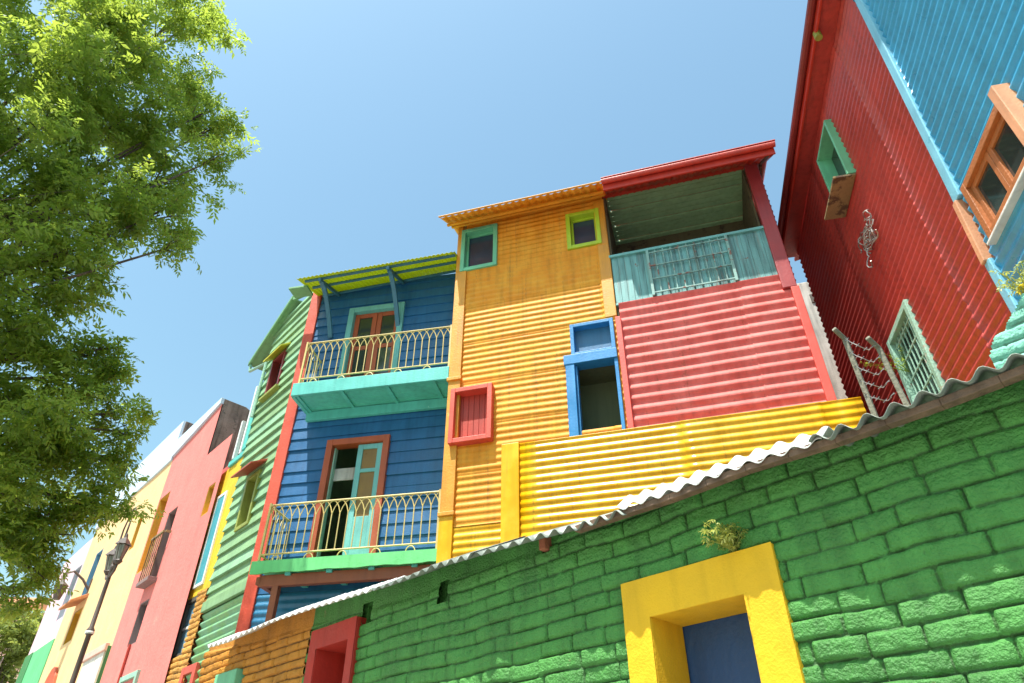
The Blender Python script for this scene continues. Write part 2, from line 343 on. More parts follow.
# ================================================================== YELLOW HOUSE
uL = Y.u(440.5, 540); uR = Y.u(822, 380)
z_wall = 10.0
OV = .60
zf1 = Y.z(520, 199, -OV); zf0 = Y.z(520, 206, -OV); zj1 = Y.z(520, 215)
uRed = Y.u(603, 192, -OV)
zfr1 = Y.z(690, 164.5, -OV); zfr0 = Y.z(690, 173, -OV); zj2 = Y.z(680, 181)
print('eaves', zf1, zf0, zj1, zfr1, zfr0, zj2)
zlog0 = Y.z(690, 289); zlog1 = Y.z(690, 241); zlogT = Y.z(680, 181)
uLg0 = Y.u(614, 240); uLg1 = Y.u(762, 226)
ztopw = min(zj1, zj2)+.02
T = Thing('corrugated_house', 'tall orange corrugated house with red edged loggia and pink right bay', 'house', Y, (uL+uR)/2)
def rect(p1, p2, d=0): a = Y.px(*p1, d); b = Y.px(*p2, d); return (min(a[0], b[0]), max(a[0], b[0]), min(a[1], b[1]), max(a[1], b[1]))
def quadrect(FR, pts, d=0):       # TL TR BR BL pixels -> averaged rectangle on the facade
    q = [FR.px(x, y, d) for x, y in pts]
    return ((q[0][0]+q[3][0])/2, (q[1][0]+q[2][0])/2, (q[2][1]+q[3][1])/2, (q[0][1]+q[1][1])/2)
wg = quadrect(Y, [(462.8, 232), (498, 226), (497.6, 268), (461, 272)])
wl = quadrect(Y, [(566, 216.5), (605, 209), (608, 243.5), (568, 251.8)])
wr = quadrect(Y, [(453, 392.4), (495.3, 388), (492.8, 441.4), (451.3, 448)])
wbu = quadrect(Y, [(570.5, 327), (614, 320.5), (616, 352), (572, 358.5)])
wbl = quadrect(Y, [(567, 360.4), (618, 352), (625, 426), (569, 434.7)])
uOr = Y.u(617.5, 330)              # where orange ends and the pink bay begins
wl = (wl[0], min(wl[1], uOr-.08), wl[2], wl[3])
zYel = Y.z(478, 525)               # paint line between orange and yellow
H = [wg, wl, wr, wbu, wbl]
ins = [(a+.03, b-.03, c+.03, d-.03) for a, b, c, d in H]
T.part('wall', corr(uL+.12, uOr, zYel, ztopw, ins, seed=1, lap=.73), 'orange_paint', smooth=True, label='orange corrugated wall sheets')
T.part('wall', corr(uL+.12, uOr, 0, zYel, ins, seed=1), 'yellow_paint', smooth=True, label='yellow painted foot of the corrugated wall')
zp1 = Y.z(700, 290)
T.part('wall', corr(uOr+.06, uR-.02, 2.0, zp1, (), p=.165, amp=.0185, seed=3, d=-.01), 'pink_paint', smooth=True, label='pink corrugated bay below the loggia')
zpm = Y.z(452, 515)
T.part('corner_board', MB().box(uL-.02, uL+.17, -.045, .02, zpm, wg[2]+.01).box(uL-.02, wg[0]+.02, -.045, .02, wg[2]+.012, ztopw), 'orange_trim', bevel=.008)
T.part('corner_board', MB().box(uL-.023, uL+.173, -.048, .02, 0, zpm), 'yellow_paint', bevel=.008, label='yellow painted foot of the corner board')
for zz in (zpm, Y.z(460, 380)): T.part('bracket', MB().box(uL-.04, uL+.19, -.075, 0, zz-.03, zz+.03), 'orange_trim', bevel=.01)
T.part('corner_board', MB().box(uOr-.16, uOr+.02, -.04, .06, Y.z(617, 317), ztopw-.1), 'orange_trim', bevel=.01, label='orange board between wall and loggia')
T.part('trim_board', MB().box(uOr-.01, uOr+.07, -.06, .05, 2.0, Y.z(616, 319)), 'pink_trim', bevel=.006)
# right post / edge of the bay
uP = Y.u(785, 282)
T.part('post', MB().box(uR-.13, uR+.06, -.07, .06, Y.z(789, 290), ztopw-.05), 'maroon_post', bevel=.01)  # same post, upper length coloured darker to stand for the eave's shade
T.part('post', MB().box(uR-.03, uR+.08, -.073, .063, 2.0, Y.z(789, 290)), 'pink_trim', bevel=.01, label='lower end of the red post, sunlight painted into its colour')
sd = MB(); zs_ = np.arange(2, ztopw+.0, PITCHC/6); ds_ = [.06, .5, 1.5, 3, 5.0]
for z in zs_:
    for d in ds_: sd.v.append((uR+.08+.02*math.sin(2*math.pi*z/PITCHC), d, z))
nd = len(ds_)
for i in range(len(zs_)-1):
    for j in range(nd-1): sd.f.append((i*nd+j, i*nd+j+1, (i+1)*nd+j+1, (i+1)*nd+j))
T.part('side_wall', sd, 'maroon_post', smooth=True, label='dark red corrugated side wall facing the alley')
T.part('side_wall', MB().box(uL, uL+.04, .022, 5, 0, ztopw-.02), 'orange_paint', label='orange side wall above the balcony')
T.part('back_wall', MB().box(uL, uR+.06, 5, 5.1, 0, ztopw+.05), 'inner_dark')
# loggia: plank ceiling, back, floor, partition
lg = MB(); nb = 22
for i in range(nb):
    a = .05+i*.125; lg.box(uLg0-.1, uR-.0, a, a+.105, zlogT+.05+.010*(i % 3), zlogT+.09)
T.part('loggia_ceiling', lg, 'soffit_green', bevel=.004)
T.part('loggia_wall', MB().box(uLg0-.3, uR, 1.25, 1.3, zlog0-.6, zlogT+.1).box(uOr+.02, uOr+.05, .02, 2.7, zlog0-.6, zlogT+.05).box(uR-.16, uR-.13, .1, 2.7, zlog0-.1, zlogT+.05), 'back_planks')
T.part('loggia_floor', MB().box(uOr, uR+.05, .03, 2.7, zlog0-.15, zlog0-.05), 'inner_dark')
zb0 = Y.z(700, 288, -.03); zb1 = Y.z(690, 241, -.03)
bal = MB(); us = lin(uOr+.03, uR-.1, .10)
for i, (a, b_) in enumerate(zip(us[:-1], us[1:])): bal.box(a+.0015, b_-.0015, -.012-.002*(i % 2), 0, zb0, zb1-.03)
bo = T.part('balustrade', bal, 'teal_sheet', bevel=.002)
T.part('rail', MB().box(uOr, uR-.08, -.05, .03, zb1-.04, zb1+.01).box(uOr, uR-.08, -.02, .02, zb0-.04, zb0), 'teal_door', bo, bevel=.005)
g = MB(); wdt = uR-uOr; ua, ubb = uOr+wdt*.24, uOr+wdt*.72
for x in lin(ua, ubb, .13): g.box(x-.009, x+.009, -.045, -.027, zb0+.02, zb1-.05)
for k in range(4): zz = zb0+.05+(zb1-zb0-.16)*k/3; g.box(ua, ubb, -.062, -.046, zz-.011, zz+.011)
for x in (ua, ubb): g.box(x-.02, x+.02, -.07, -.02, zb0, zb1-.05)
T.part('grille', g, 'teal_rust', bo)
# roof edges
def eave(u0, u1, zfront, zj):
    """corrugated roof: rises from its front edge to the wall head, then gently on to the back"""
    m = MB(); n = int((u1-u0)/PITCHC*6); us = [u0+(u1-u0)*i/n for i in range(n+1)]
    sl = (zj-zfront)/OV; rows = [(-OV, zfront), (-OV/2, (zfront+zj)/2), (0, zj), (1.5, zj+sl*.6), (5.15, zj+sl*1.2)]
    for d, z in rows:
        for u in us: m.v.append((u, d, z+.013*math.sin(2*math.pi*u/PITCHC)))
    for j in range(len(rows)-1):
        for i in range(n): a = j*(n+1)+i; m.f.append((a, a+1, a+n+2, a+n+1))
    return m
r1 = T.part('roof', eave(uL-.14, uRed, zf1-.045, zj1+.03), 'orange_paint', smooth=True, solid=.006, label='orange corrugated roof edge')
T.part('gutter', MB().tube([(uL-.16, -OV-.012, zf1-.022), (uRed, -OV-.012, zf1-.022)], .016, 8), 'orange_trim', r1)
for k in (0, 1): d = -.36+.2*k; z = zf0+(zj1-zf0)*(OV+d)/OV; T.part('batten', MB().box(uL-.1, uRed-.02, d-.02, d+.02, z-.02, z+.012), 'orange_trim', r1)
uE = Y.u(774, 150, -OV)
r2 = T.part('roof', eave(uRed+.01, uE, zfr0+.04, zj2+.03), 'red_beam', smooth=True, solid=.006, label='red corrugated roof edge over the loggia')
T.part('fascia', MB().box(uRed+.012, uE, -OV-.03, -OV-.005, zfr0, zfr1-.05), 'red_beam', r2, bevel=.004)
T.part('gutter', MB().tube([(uRed, -OV-.08, zfr1-.05), (uE+.02, -OV-.08, zfr1-.05)], .045, 12).box(uRed, uE+.03, -OV-.13, -OV-.02, zfr1-.01, zfr1+.002), 'red_beam', r2)
T.part('beam', MB().box(uOr-.02, uR-.13, -.06, .04, zlogT-.0, zlogT+.10), 'red_beam', bevel=.005, label='red beam over the loggia')
T.part('verge_board', MB().hexa([(uE-.12, -OV, zfr0+.0), (uE-.08, -OV, zfr0), (uE-.08, 0, zj2-.02), (uE-.12, 0, zj2-.02), (uE-.12, -OV, zfr0+.06), (uE-.08, -OV, zfr0+.06), (uE-.08, 0, zj2+.02), (uE-.12, 0, zj2+.02)]), 'old_wood', r2)
T.part('side_frieze', MB().box(uR+.1, uR+.14, 0, 4.5, zj2-.05, zj2+.02), 'old_wood', r2)
# windows
wi = window(T, *wg, .07, 'mint_frame', 'pane_blue', -.06, .14, .09, 'mint green window frame')
wi2 = window(T, *wl, .07, 'lime_frame', 'pane_blue', -.06, .14, .09, 'lime green window frame')
for wv, mt in ((wg, 'mint_frame'), (wl, 'lime_frame')):
    T.part('sash', frame_mb(wv[0]+.07, wv[1]-.07, wv[2]+.07, wv[3]-.07, .035, .055, .088), mt, wi if wv is wg else wi2, bevel=.003)
fr_ = T.part('window', frame_mb(wr[0], wr[1], wr[2], wr[3], .07, -.13, .1), 'red_frame', bevel=.006, label='red box window with a closed shutter')
pl = MB(); xs = lin(wr[0]+.07, wr[1]-.07, .09)
for a, b_ in zip(xs[:-1], xs[1:]): pl.box(a+.002, b_-.002, .03, .05, wr[2]+.07, wr[3]-.07)
T.part('shutter', pl, 'red_panel', fr_, bevel=.003)
f1 = T.part('window', frame_mb(*wbu, .055, -.07, .1), 'blue_frame', bevel=.005, label='small blue transom window')
T.part('pane', MB().box(wbu[0]+.055, wbu[1]-.055, .05, .065, wbu[2]+.055, wbu[3]-.055), 'blue_panel', f1)
zbt = wbl[3]
f2 = MB(); f2.box(wbl[0], wbl[0]+.13, -.075, .12, wbl[2]-.6, zbt-.10); f2.box(wbl[1]-.05, wbl[1]+.0, -.06, .12, wbl[2]-.6, zbt-.10); f2.box(wbl[0]-.02, wbl[1], -.085, .12, zbt-.13, zbt+.03)
f2.box(wbl[0]+.13, wbl[0]+.16, -.02, .1, wbl[2]-.6, zbt-.13)
f2o = T.part('door_frame', f2, 'blue_frame', bevel=.006, label='blue frame around the dark open doorway')
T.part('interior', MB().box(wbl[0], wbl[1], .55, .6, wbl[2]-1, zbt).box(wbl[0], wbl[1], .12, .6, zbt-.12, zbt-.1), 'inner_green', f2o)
# ----------------------------------------------------------------- yellow corrugated screen in front
d_ = -.14
us0 = Y.u(502, 445, d_); us1 = Y.u(518.5, 443.5, d_); usE = Y.u(861, 398, d_)
zs1 = (Y.z(520, 443, d_)+Y.z(858, 398, d_))/2; tl = (Y.z(858, 398, d_)-Y.z(520, 443, d_))/(usE-us1)
T2 = Thing('corrugated_screen', 'low bright yellow corrugated screen across the foot of the orange and pink house', 'fence', Y, (us0+usE)/2, d_)
T2.part('sheet', corr(us1, usE, 0, zs1, (), p=.108, amp=.0085, d=d_, seed=8), 'yellow_paint', smooth=True, solid=.004)
T2.part('flat_strip', MB().box(us0, us1+.01, d_-.03, d_+.02, 0, zs1+.01), 'yellow_paint', bevel=.006)
T2.part('cap_rail', MB().box(us1+.01, usE, d_+.02, d_+.06, zs1-.08, zs1-.02), 'yellow_paint', bevel=.004)
# ================================================================== BLUE / GREEN CORNER HOUSE
BFd = 8.22-8.83
bR = B.u(452, 300)+.05; bL = ub
# the yellow house's corner in B coordinates
cx = Y.w(uL, 0, 0); bR = float(np.array(cx)@B.U)+.15
zU0 = B.z(300, 397.5, BFd); zU1 = B.z(294, 385, BFd); zL1 = B.z(253, 563, BFd); zL0 = B.z(253, 576, BFd)
z_aw = B.z(340, 293)
T = Thing('balcony_house', 'blue clapboard corner house with two railed balconies, lime awning and pale green side wall', 'house', B, (bL+bR)/2)
du_ = quadrect(B, [(350.4, 311.5), (407.3, 303), (395.7, 375), (340.4, 371)])
du_ = (du_[0], du_[1], zU1, B.z(378, 307))
dl_ = quadrect(B, [(328.8, 441.4), (392.8, 436.4), (378, 535), (312, 540)])
dl_ = (dl_[0], dl_[1], zL1, B.z(360, 439))
HB = [(du_[0]+.02, du_[1]-.02, du_[2]-.1, du_[3]-.02), (dl_[0]+.02, dl_[1]-.02, dl_[2]-.1, dl_[3]-.02)]
zlow = zL0-.05
T.part('wall', clap(bL, bR+.3, zlow, z_aw+.1, HB, bh=.19, seed=2, depth=.018), 'blue_board')
T.part('wall', corr(bL, bR+.3, 0, zlow, (), seed=12, d=-.01), 'blue_sheet', smooth=True, label='blue corrugated sheet below the balcony')
T.part('back_wall', MB().box(bL, bR+.3, 3.0, 3.05, 0, z_aw+.05), 'inner_dark')
T.part('roof_slab', MB().box(bL+.1, bR+.3, .03, 3.05, z_aw+.03, z_aw+.07), 'eave_green')
T.part('corner_post', MB().box(bL-.06, bL+.13, -.05, .06, 0, z_aw+.05), 'red_post', bevel=.012)
# balconies
def rail(T, parent, fr, u0, u1, dfront, dback, zf, mat, hgt=.81, side=True):
    m = MB(); r = .0085; zt = zf+hgt; zb = zf+.11; n = int(round((u1-u0)/.118)); us = [u0+(u1-u0)*i/n for i in range(n+1)]
    def run(P, k):                       # P(i) position along the run, k bars
        zc = zt-.19
        for i in range(k+1): m.tube([P(i)+(zb,), P(i)+(zc,)], r, 5)
        for i in range(-1, k):           # pointed arches linking every second bar
            pts = []
            for q in range(9):
                a = q/8; x = i+a*2
                h = math.sin(math.pi*a)**.75*.185
                if -.001 <= x <= k+.001: pts.append(P(x)+(zc+h,))
            if len(pts) > 1: m.tube(pts, r*.85, 5)
    P1 = lambda x: (u0+(u1-u0)*x/n, dfront)
    run(P1, n)
    m.tube([(u0, dfront, zt), (u1, dfront, zt)], .014, 6); m.tube([(u0, dfront, zb), (u1, dfront, zb)], .012, 6)
    for i in range(2, n, 4):             # little hoops under the lower rail
        c = us[i]; m.tube([(c+.065*math.cos(math.pi*q/8), dfront, zf+.09*math.sin(math.pi*q/8)) for q in range(9)], r, 5)
    if side:
        ks = max(3, int(round((dback-dfront)/.12)))
        P2 = lambda x: (u0, dfront+(dback-dfront)*x/ks); run(P2, ks)
        m.tube([(u0, dfront, zt), (u0, dback, zt)], .014, 6); m.tube([(u0, dfront, zb), (u0, dback, zb)], .012, 6)
    for u in (u0, u1): m.box(u-.014, u+.014, dfront-.014, dfront+.014, zf, zt+.03)
    return T.part('railing', m, mat, parent)
bu0 = B.u(294, 390, BFd); br = float(np.array(Y.w(uL, -.0, 0))@B.U)-.03
ub0 = B.u(253, 568, BFd)
# upper: turquoise slab with joists
sl = MB().box(bu0, br, BFd, -.03, zU1-.05, zU1)
so = T.part('balcony', sl, 'turq_ceiling', bevel=.004, label='turquoise upper balcony')
T.part('edge_beam', MB().box(bu0-.02, br, BFd-.03, BFd+.01, zU0+.03, zU1+.01).box(bu0-.022, bu0+.04, BFd+.012, -.04, zU0+.02, zU1-.02), 'turquoise', so, bevel=.006)
for u in lin(bu0+.06, br-.25, .75): T.part('joist', MB().box(u-.03, u+.03, BFd+.012, -.035, zU0+.035, zU0+.075), 'turquoise', so, bevel=.004)
bd = MB()
for i in range(8): a = BFd+.02+i*.08; bd.box(bu0+.0, br, a, a+.078, zU0+.062-.002*(i % 2), zU0+.072)
T.part('soffit_boards', bd, 'turq_ceiling', so, bevel=.003)
T.part('wall_plate', MB().box(bu0, br, -.10, -.03, zU0-.11, zU0+.05), 'turquoise', so, bevel=.006)
rail(T, so, B, bu0+.05, br-.02, BFd+.02, -.03, zU1, 'iron_cream')
# lower: green edge slab, brown beam and post
sl = MB().box(ub0, br, BFd, -.03, zL1-.06, zL1-.002)
lo = T.part('balcony', sl, 'green_edge', bevel=.004, label='lower balcony with a bright green edge')
ed = MB(); n = 26
for i in range(n):
    a = ub0-.02+(br-ub0+.02)*i/n; b_ = ub0-.02+(br-ub0+.02)*(i+1)/n; f = lambda t: .02+.006*math.sin(t*9)+.004*math.sin(t*23)
    ed.hexa([(a, BFd-.03, zL0+f(a)), (b_, BFd-.03, zL0+f(b_)), (b_, BFd+.0, zL0+f(b_)), (a, BFd+.0, zL0+f(a)), (a, BFd-.03, zL1+.01), (b_, BFd-.03, zL1+.01), (b_, BFd+.0, zL1+.01), (a, BFd+.0, zL1+.01)])
T.part('edge_beam', ed, 'green_edge', lo)
T.part('under_beam', MB().box(ub0+.1, br, BFd+.05, BFd+.14, zL0-.13, zL0+.02).box(ub0+.05, ub0+.13, BFd+.05, -.03, zL0-.10, zL0), 'brown_beam', lo, bevel=.008)
for u in lin(ub0+.5, br-.3, .8): T.part('joist', MB().box(u-.04, u+.04, BFd+.02, -.03, zL0-.01, zL1-.06), 'turquoise', lo, bevel=.004)
T.part('support_post', MB().beam((B.u(270, 605, BFd), BFd+.1, 0), (B.u(274, 580, BFd), BFd+.1, zL0-.1), .09, .09, up=(0, 1, 0)), 'brown_beam', lo, bevel=.006)
rail(T, lo, B, ub0+.05, br-.02, BFd+.02, -.03, zL1, 'iron_cream')
# doors
fo = T.part('door', frame_mb(*du_, .10, -.06, .1, wb=.01), 'teal_door', bevel=.006, label='upper balcony door with teal frame and brown leaves')
um = (du_[0]+du_[1])/2
for a, b_ in ((du_[0]+.10, um-.005), (um+.005, du_[1]-.10)):
    T.part('door_leaf', frame_mb(a, b_, du_[2], du_[3]-.10, .085, .03, .07, wb=.5).box(a+.08, b_-.08, .035, .065, du_[2]+1.05, du_[2]+1.13), 'brick_red_wood', fo, bevel=.005)
    T.part('pane', MB().box(a+.08, b_-.08, .052, .06, du_[2]+.45, du_[3]-.16), 'pane_dark', fo)
fo = T.part('door', frame_mb(*dl_, .10, -.07, .1, wb=.01), 'brick_red_wood', bevel=.006, label='lower balcony door, open, with orange red frame')
wd = dl_[1]-dl_[0]; a = dl_[0]+wd*.5; b_ = dl_[1]-.11
T.part('door_leaf', frame_mb(a, b_, dl_[2], dl_[3]-.11, .085, -.02, .03, wb=.80).box(a+.08, b_-.08, -.015, .025, dl_[2]+1.5, dl_[2]+1.56), 'teal_door', fo, bevel=.005)
T.part('pane', MB().box(a+.08, b_-.08, .0, .01, dl_[2]+.78, dl_[3]-.17), 'brown_pane', fo)
T.part('curtain_rail', MB().box(dl_[0]+.12, a+.02, .12, .14, dl_[3]-.62, dl_[3]-.42), 'grey_concrete', fo)
T.part('jamb_board', MB().box(dl_[0]+.10, dl_[0]+.12, .03, .12, dl_[2], dl_[3]-.1), 'weathered_green', fo, bevel=.003)
# lime awning
aL = B.u(296, 279, -.83); aF = -.83
A0, A1 = B.z(296, 279, -.83), B.z(458, 251, -.83); uA1 = B.u(458, 251, -.83); K0, K1 = B.z(340, 293), B.z(456, 271); uK0, uK1 = B.u(340, 293), B.u(456, 271)
def zfr(u): return A0+(A1-A0)*(u-aL)/(uA1-aL)
def zbk(u): return K0+(K1-K0)*(u-uK0)/(uK1-uK0)
def zawn(u, d): t = (d-aF)/-aF; return zfr(u)*(1-t)+zbk(u)*t
print('awning', A0, A1, K0, K1)
aw = MB(); n = int((br-aL)/.075*6); rows = (aF, -.40, .0)
for d in rows:
    for i in range(n+1):
        u = aL+(br+.02-aL)*i/n; aw.v.append((u, d, zawn(u, d)+.011*math.sin(2*math.pi*u/.075)))
for j in range(2):
    for i in range(n): a = j*(n+1)+i; aw.f.append((a, a+1, a+n+2, a+n+1))
ao = T.part('awning', aw, 'lime_sheet', smooth=True, solid=.004)
for d in (aF+.10, -.45, -.06):
    za, zb__ = zawn(aL+.12, d), zawn(br, d); w_ = .02
    T.part('purlin', MB().hexa([(aL+.12, d-w_, za-.05), (br, d-w_, zb__-.05), (br, d+w_, zb__-.05), (aL+.12, d+w_, za-.05), (aL+.12, d-w_, za-.013), (br, d-w_, zb__-.013), (br, d+w_, zb__-.013), (aL+.12, d+w_, za-.013)]), 'brace_blue', ao, bevel=.004)
def brace(u):
    m = MB(); pts = []
    for q in range(8):
        t = q/7; pts.append((u, aF+.12+(-.03-aF-.12)*t, zfr(u)-.05-.72*t**1.3+.07*math.sin(math.pi*t)))
    for p_, q_ in zip(pts[:-1], pts[1:]): m.beam(p_, q_, .055, .075, up=(1, 0, 0))
    m.beam((u, aF+.03, zfr(u)-.075), (u, -.02, zbk(u)-.075), .055, .05, up=(1, 0, 0)); return m
for (x, y) in ((323, 291), (392, 271)): T.part('brace', brace(B.u(x, y, -.6)), 'brace_blue', ao, bevel=.004)
ue = B.u(286, 290, -.62); ze = B.z(290, 292, -.5)
T.part('eave_end', MB().box(ue, bL+.12, -.56, -.30, ze+.02, ze+.06), 'eave_green', bevel=.006)
# ---- side wall of the same house, on the street line (frame C)
TB = T
class Sub(Thing):
    """facade C geometry re-expressed in the blue house's own frame"""
    def __init__(s): s.fr = B; s.u0 = TB.u0; s.d0 = TB.d0; s.z0 = 0; s.e = TB.e
    def part(s, name, mb, mat, parent=None, label=None, **kw):
        m2 = MB(); m2.f = mb.f
        for (u, d, z) in mb.v:
            X = C.U*u+C.I*(C.P+d); m2.v.append((float(X@B.U), float(X@B.I)-B.P, z))
        return Thing.part(s, name, m2, mat, parent, label, **kw)
TC = Sub()
cU = C.uaz(Caz); cL = C.uaz(-23.45)
zCs = (C.z(221, 596)+C.z(255, 580))/2
zCt = C.z(300, 318)
def crect(tl, tr, br_, bl_): return quadrect(C, [tl, tr, br_, bl_])
cw1 = crect((273, 362), (289, 350), (279, 386), (268, 398))
cw2 = crect((248, 480), (261, 473), (253, 523), (240, 531))
print('C', cU, cL, zCs, zCt, cw1, cw2)
hc = [(cw1[0]+.02, cw1[1]-.02, cw1[2]+.02, cw1[3]-.02), (cw2[0]+.02, cw2[1]-.02, cw2[2]+.02, cw2[3]-.02)]
TC.part('side_wall', clap(cL, cU-.03, zCs, zCt+.4, hc, bh=.2, seed=5, depth=.04, du=.3), 'green_board', label='pale green clapboard side wall')
TC.part('side_wall', corr(cL, cU-.03, 0, zCs-.12, (), seed=6, p=.12, amp=.02), 'green_sheet', smooth=True, label='green corrugated foot of the side wall')
TC.part('board_band', MB().box(cL, cU-.03, -.06, .0, zCs-.13, zCs+.02), 'green_board', bevel=.006)
wo = window(TC, *cw1, .055, 'dark_red', 'pane_dark', -.05, .12, .08, 'upper side window with dark red frame')
uu0, uu1, zz = cw1[0]-.1, cw1[1]+.08, cw1[3]
TC.part('awning', MB().hexa([(uu0, -.19, zz-.06), (uu1, -.19, zz-.06), (uu1, -.01, zz+.08), (uu0, -.01, zz+.08), (uu0, -.19, zz-.03), (uu1, -.19, zz-.03), (uu1, -.01, zz+.12), (uu0, -.01, zz+.12)]), 'awning_yellow', wo, bevel=.004)
TC.part('sill', MB().box(cw1[0]-.08, cw1[1]+.08, -.10, 0, cw1[2]-.06, cw1[2]-.01), 'olive_frame', wo, bevel=.004)
wo = window(TC, *cw2, .06, 'olive_frame', 'pane_dark', -.06, .12, .08, 'lower side window with olive frame')
uu0, uu1, zz = cw2[0]-.14, cw2[1]+.12, cw2[3]
TC.part('awning', MB().hexa([(uu0, -.28, zz-.02), (uu1, -.28, zz-.02), (uu1, -.01, zz+.12), (uu0, -.01, zz+.12), (uu0, -.28, zz+.01), (uu1, -.28, zz+.01), (uu1, -.01, zz+.16), (uu0, -.01, zz+.16)]), 'awning_red', wo, bevel=.004)
# eave over the side wall
ED = .11; e0 = C.px(250, 366, -ED); e1 = C.px(294, 299, -ED)
print('eave', e0, e1)
ev = MB()
def ebox(m, d0, d1, h0, h1, a=e0, b=e1):
    m.hexa([(a[0], d0, a[1]+h0), (b[0], d0, b[1]+h0), (b[0], d1, b[1]+h0), (a[0], d1, a[1]+h0), (a[0], d0, a[1]+h1), (b[0], d0, b[1]+h1), (b[0], d1, b[1]+h1), (a[0], d1, a[1]+h1)])
ebox(ev, -ED, .02, 0, .03)
evo = TC.part('eave', ev, 'eave_green', bevel=.004)
g = MB(); ebox(g, -ED-.05, -ED-.002, -.02, .07); TC.part('gutter', g, 'eave_green', evo, bevel=.012)
g = MB(); ebox(g, .02, 3.0, 0.0, .04, (e0[0], e0[1]+.0), (e1[0], e1[1])); TC.part('roof', g, 'eave_green', evo)
TC.part('gable_board', MB().beam((e1[0]-.02, -ED, e1[1]+.02), (e1[0]+.42, .06, e1[1]+.06), .05, .11), 'eave_green', evo, bevel=.004)
TC.part('drainpipe', MB().tube([(e0[0]+.03, -ED, e0[1]), (e0[0]+.05, -.1, e0[1]-.15), (cL+.03, -.06, e0[1]-.3), (cL+.03, -.06, e0[1]-1.5)], .03, 8), 'weathered_green', bevel=0)
TC.part('back_wall', MB().box(cL, cL+.05, .02, 3.0, 0, e0[1]), 'green_board')
# ================================================================== ANNEX between the green wall and the pink front
A = K
def Az(a, d=0): return A.uaz(a, d)
aR, aLf = C.uaz(-23.45), C.uaz(-24.85)
CF = Frame(-42, C.P)
T = Thing('narrow_house', 'narrow yellow painted house front with brick foot, between pink front and green clapboards', 'house', CF, (aR+aLf)/2)
zA1 = CF.z(236, 463); zA0 = CF.z(212, 587)
print('annex', aR, aLf, zA0, zA1)
um_ = CF.u(205, 588)
T.part('wall', MB().box(um_, aR, -.015, .3, zA0, zA1).box(aLf, um_, .0, .3, zA0, zA1-.0), 'annex_yellow', bevel=.01)
pn = T.part('shutter', MB().box(CF.u(197.5, 581), CF.u(203.5, 581), -.02, .01, CF.z(200, 583), CF.z(222, 498)), 'teal_slot', bevel=.004)
T.part('shutter_frame', frame_mb(CF.u(197.5, 581)-.06, CF.u(203.5, 581)+.05, CF.z(200, 583)-.06, CF.z(222, 498)+.06, .05, -.03, .01), 'white_trim', pn, bevel=.004)
zc1 = CF.z(249, 398)
T.part('parapet', MB().box(aLf+.35, aR, -.04, .25, zA1, zA1+.10).box(um_+.1, aR, -.03, .2, zA1+.162, zc1), 'turquoise', bevel=.008)
T.part('parapet_trim', MB().box(um_-.25, um_-.19, -.05, .02, zA1+.105, zA1+.9), 'white_trim', bevel=.006)
T.part('parapet_trim', MB().box(um_+.04, um_+.1, -.05, .02, zA1+.105, zc1+.05), 'white_trim', bevel=.006)
# brick foot
def brick_field(ch=.085, L0=.235, seed=0, depth=.036, joint=.85):
    def fd(U, Z):
        zz = Z+.016*(vnoise(U*1.4, Z*1.1+seed, seed)-.5)*2+.018*(vnoise(U*4.0, Z*3, seed+1)-.5)
        c = np.floor(zz/ch); fz = zz/ch-c; ci = c.astype(int)
        off = h1(ci, seed+2)*.5+.5*np.mod(ci, 2)
        w = U/L0+off+.7*(vnoise(U*2.4, c*3.7, seed+4)-.5)
        b = np.floor(w); fu = w-b; bi = b.astype(int)
        key = ci*7919+bi
        ez = np.minimum(fz, 1-fz)*ch; eu = np.minimum(fu, 1-fu)*L0
        rz = .012+.012*h1(key, seed+5); ru = .012+.014*h1(key, seed+6); ez = np.maximum(ez-.0015, 0); eu = np.maximum(eu-.001, 0)
        jt = .35+.65*(h1(np.where(fu < .5, key, key+1), seed+7) < joint)
        hz = np.clip(ez/rz, 0, 1); hu = 1-jt*(1-np.clip(eu/ru, 0, 1))
        hz = np.sqrt(1-(1-hz)**2); hu = np.sqrt(np.clip(1-(1-hu)**2, 0, 1))
        jz = .55+.45*np.clip(vnoise(U*4+seed, c*2.3, seed+8)*1.6, 0, 1)
        h = (1-(1-hz)*jz)*hu
        return -(h*depth+.018*(h1(key, seed+9)-.5)*h+.006*(h1(key, seed+10)-.5)*(fu-.5)*2*h+.007*(vnoise(U*22, Z*30, seed+11)-.5)+.004*(vnoise(U*60, Z*70, seed+12)-.5)+.02*(vnoise(U*1.1, Z*1.6, seed+13)-.5))
    return fd
uwA = aLf+.06; uwB = CF.u(184, 655)
zb_w = CF.z(178, 658); 
us = lin(aLf, aR, .015); zs = lin(1.5, zA0, .012); us += [uwB]
bf = MB().grid(us, zs+[zb_w], brick_field(seed=21, ch=.085, L0=.21, depth=.05, joint=1.0), [(aLf-.1, uwB, zb_w, zA0+.1)])
bf.box(aLf, aR, .05, .3, 0, zA0-.01) if False else None
bo = T.part('brick_foot', bf, 'brick_ochre', smooth=True)
T.part('brick_body', MB().box(aLf, uwB-.03, .04, .3, 0, zb_w-.02).box(uwB, aR-.01, .04, .3, 0, zA0-.01), 'brick_ochre', bo)
wo = T.part('window', frame_mb(aLf+.02, uwB, zb_w, zA0+.0, .07, .0, .15), 'inner_dark', bevel=.004, label='tall dark framed window beside the brick pier')
T.part('pane', MB().box(aLf+.09, uwB-.07, .05, .06, zb_w+.07, zA0-.07), 'steel_blue', wo)
T.part('glazing_bar', MB().box(aLf+.09, uwB-.07, .03, .05, (zb_w+zA0)/2-.02, (zb_w+zA0)/2+.02), 'white_trim', wo)
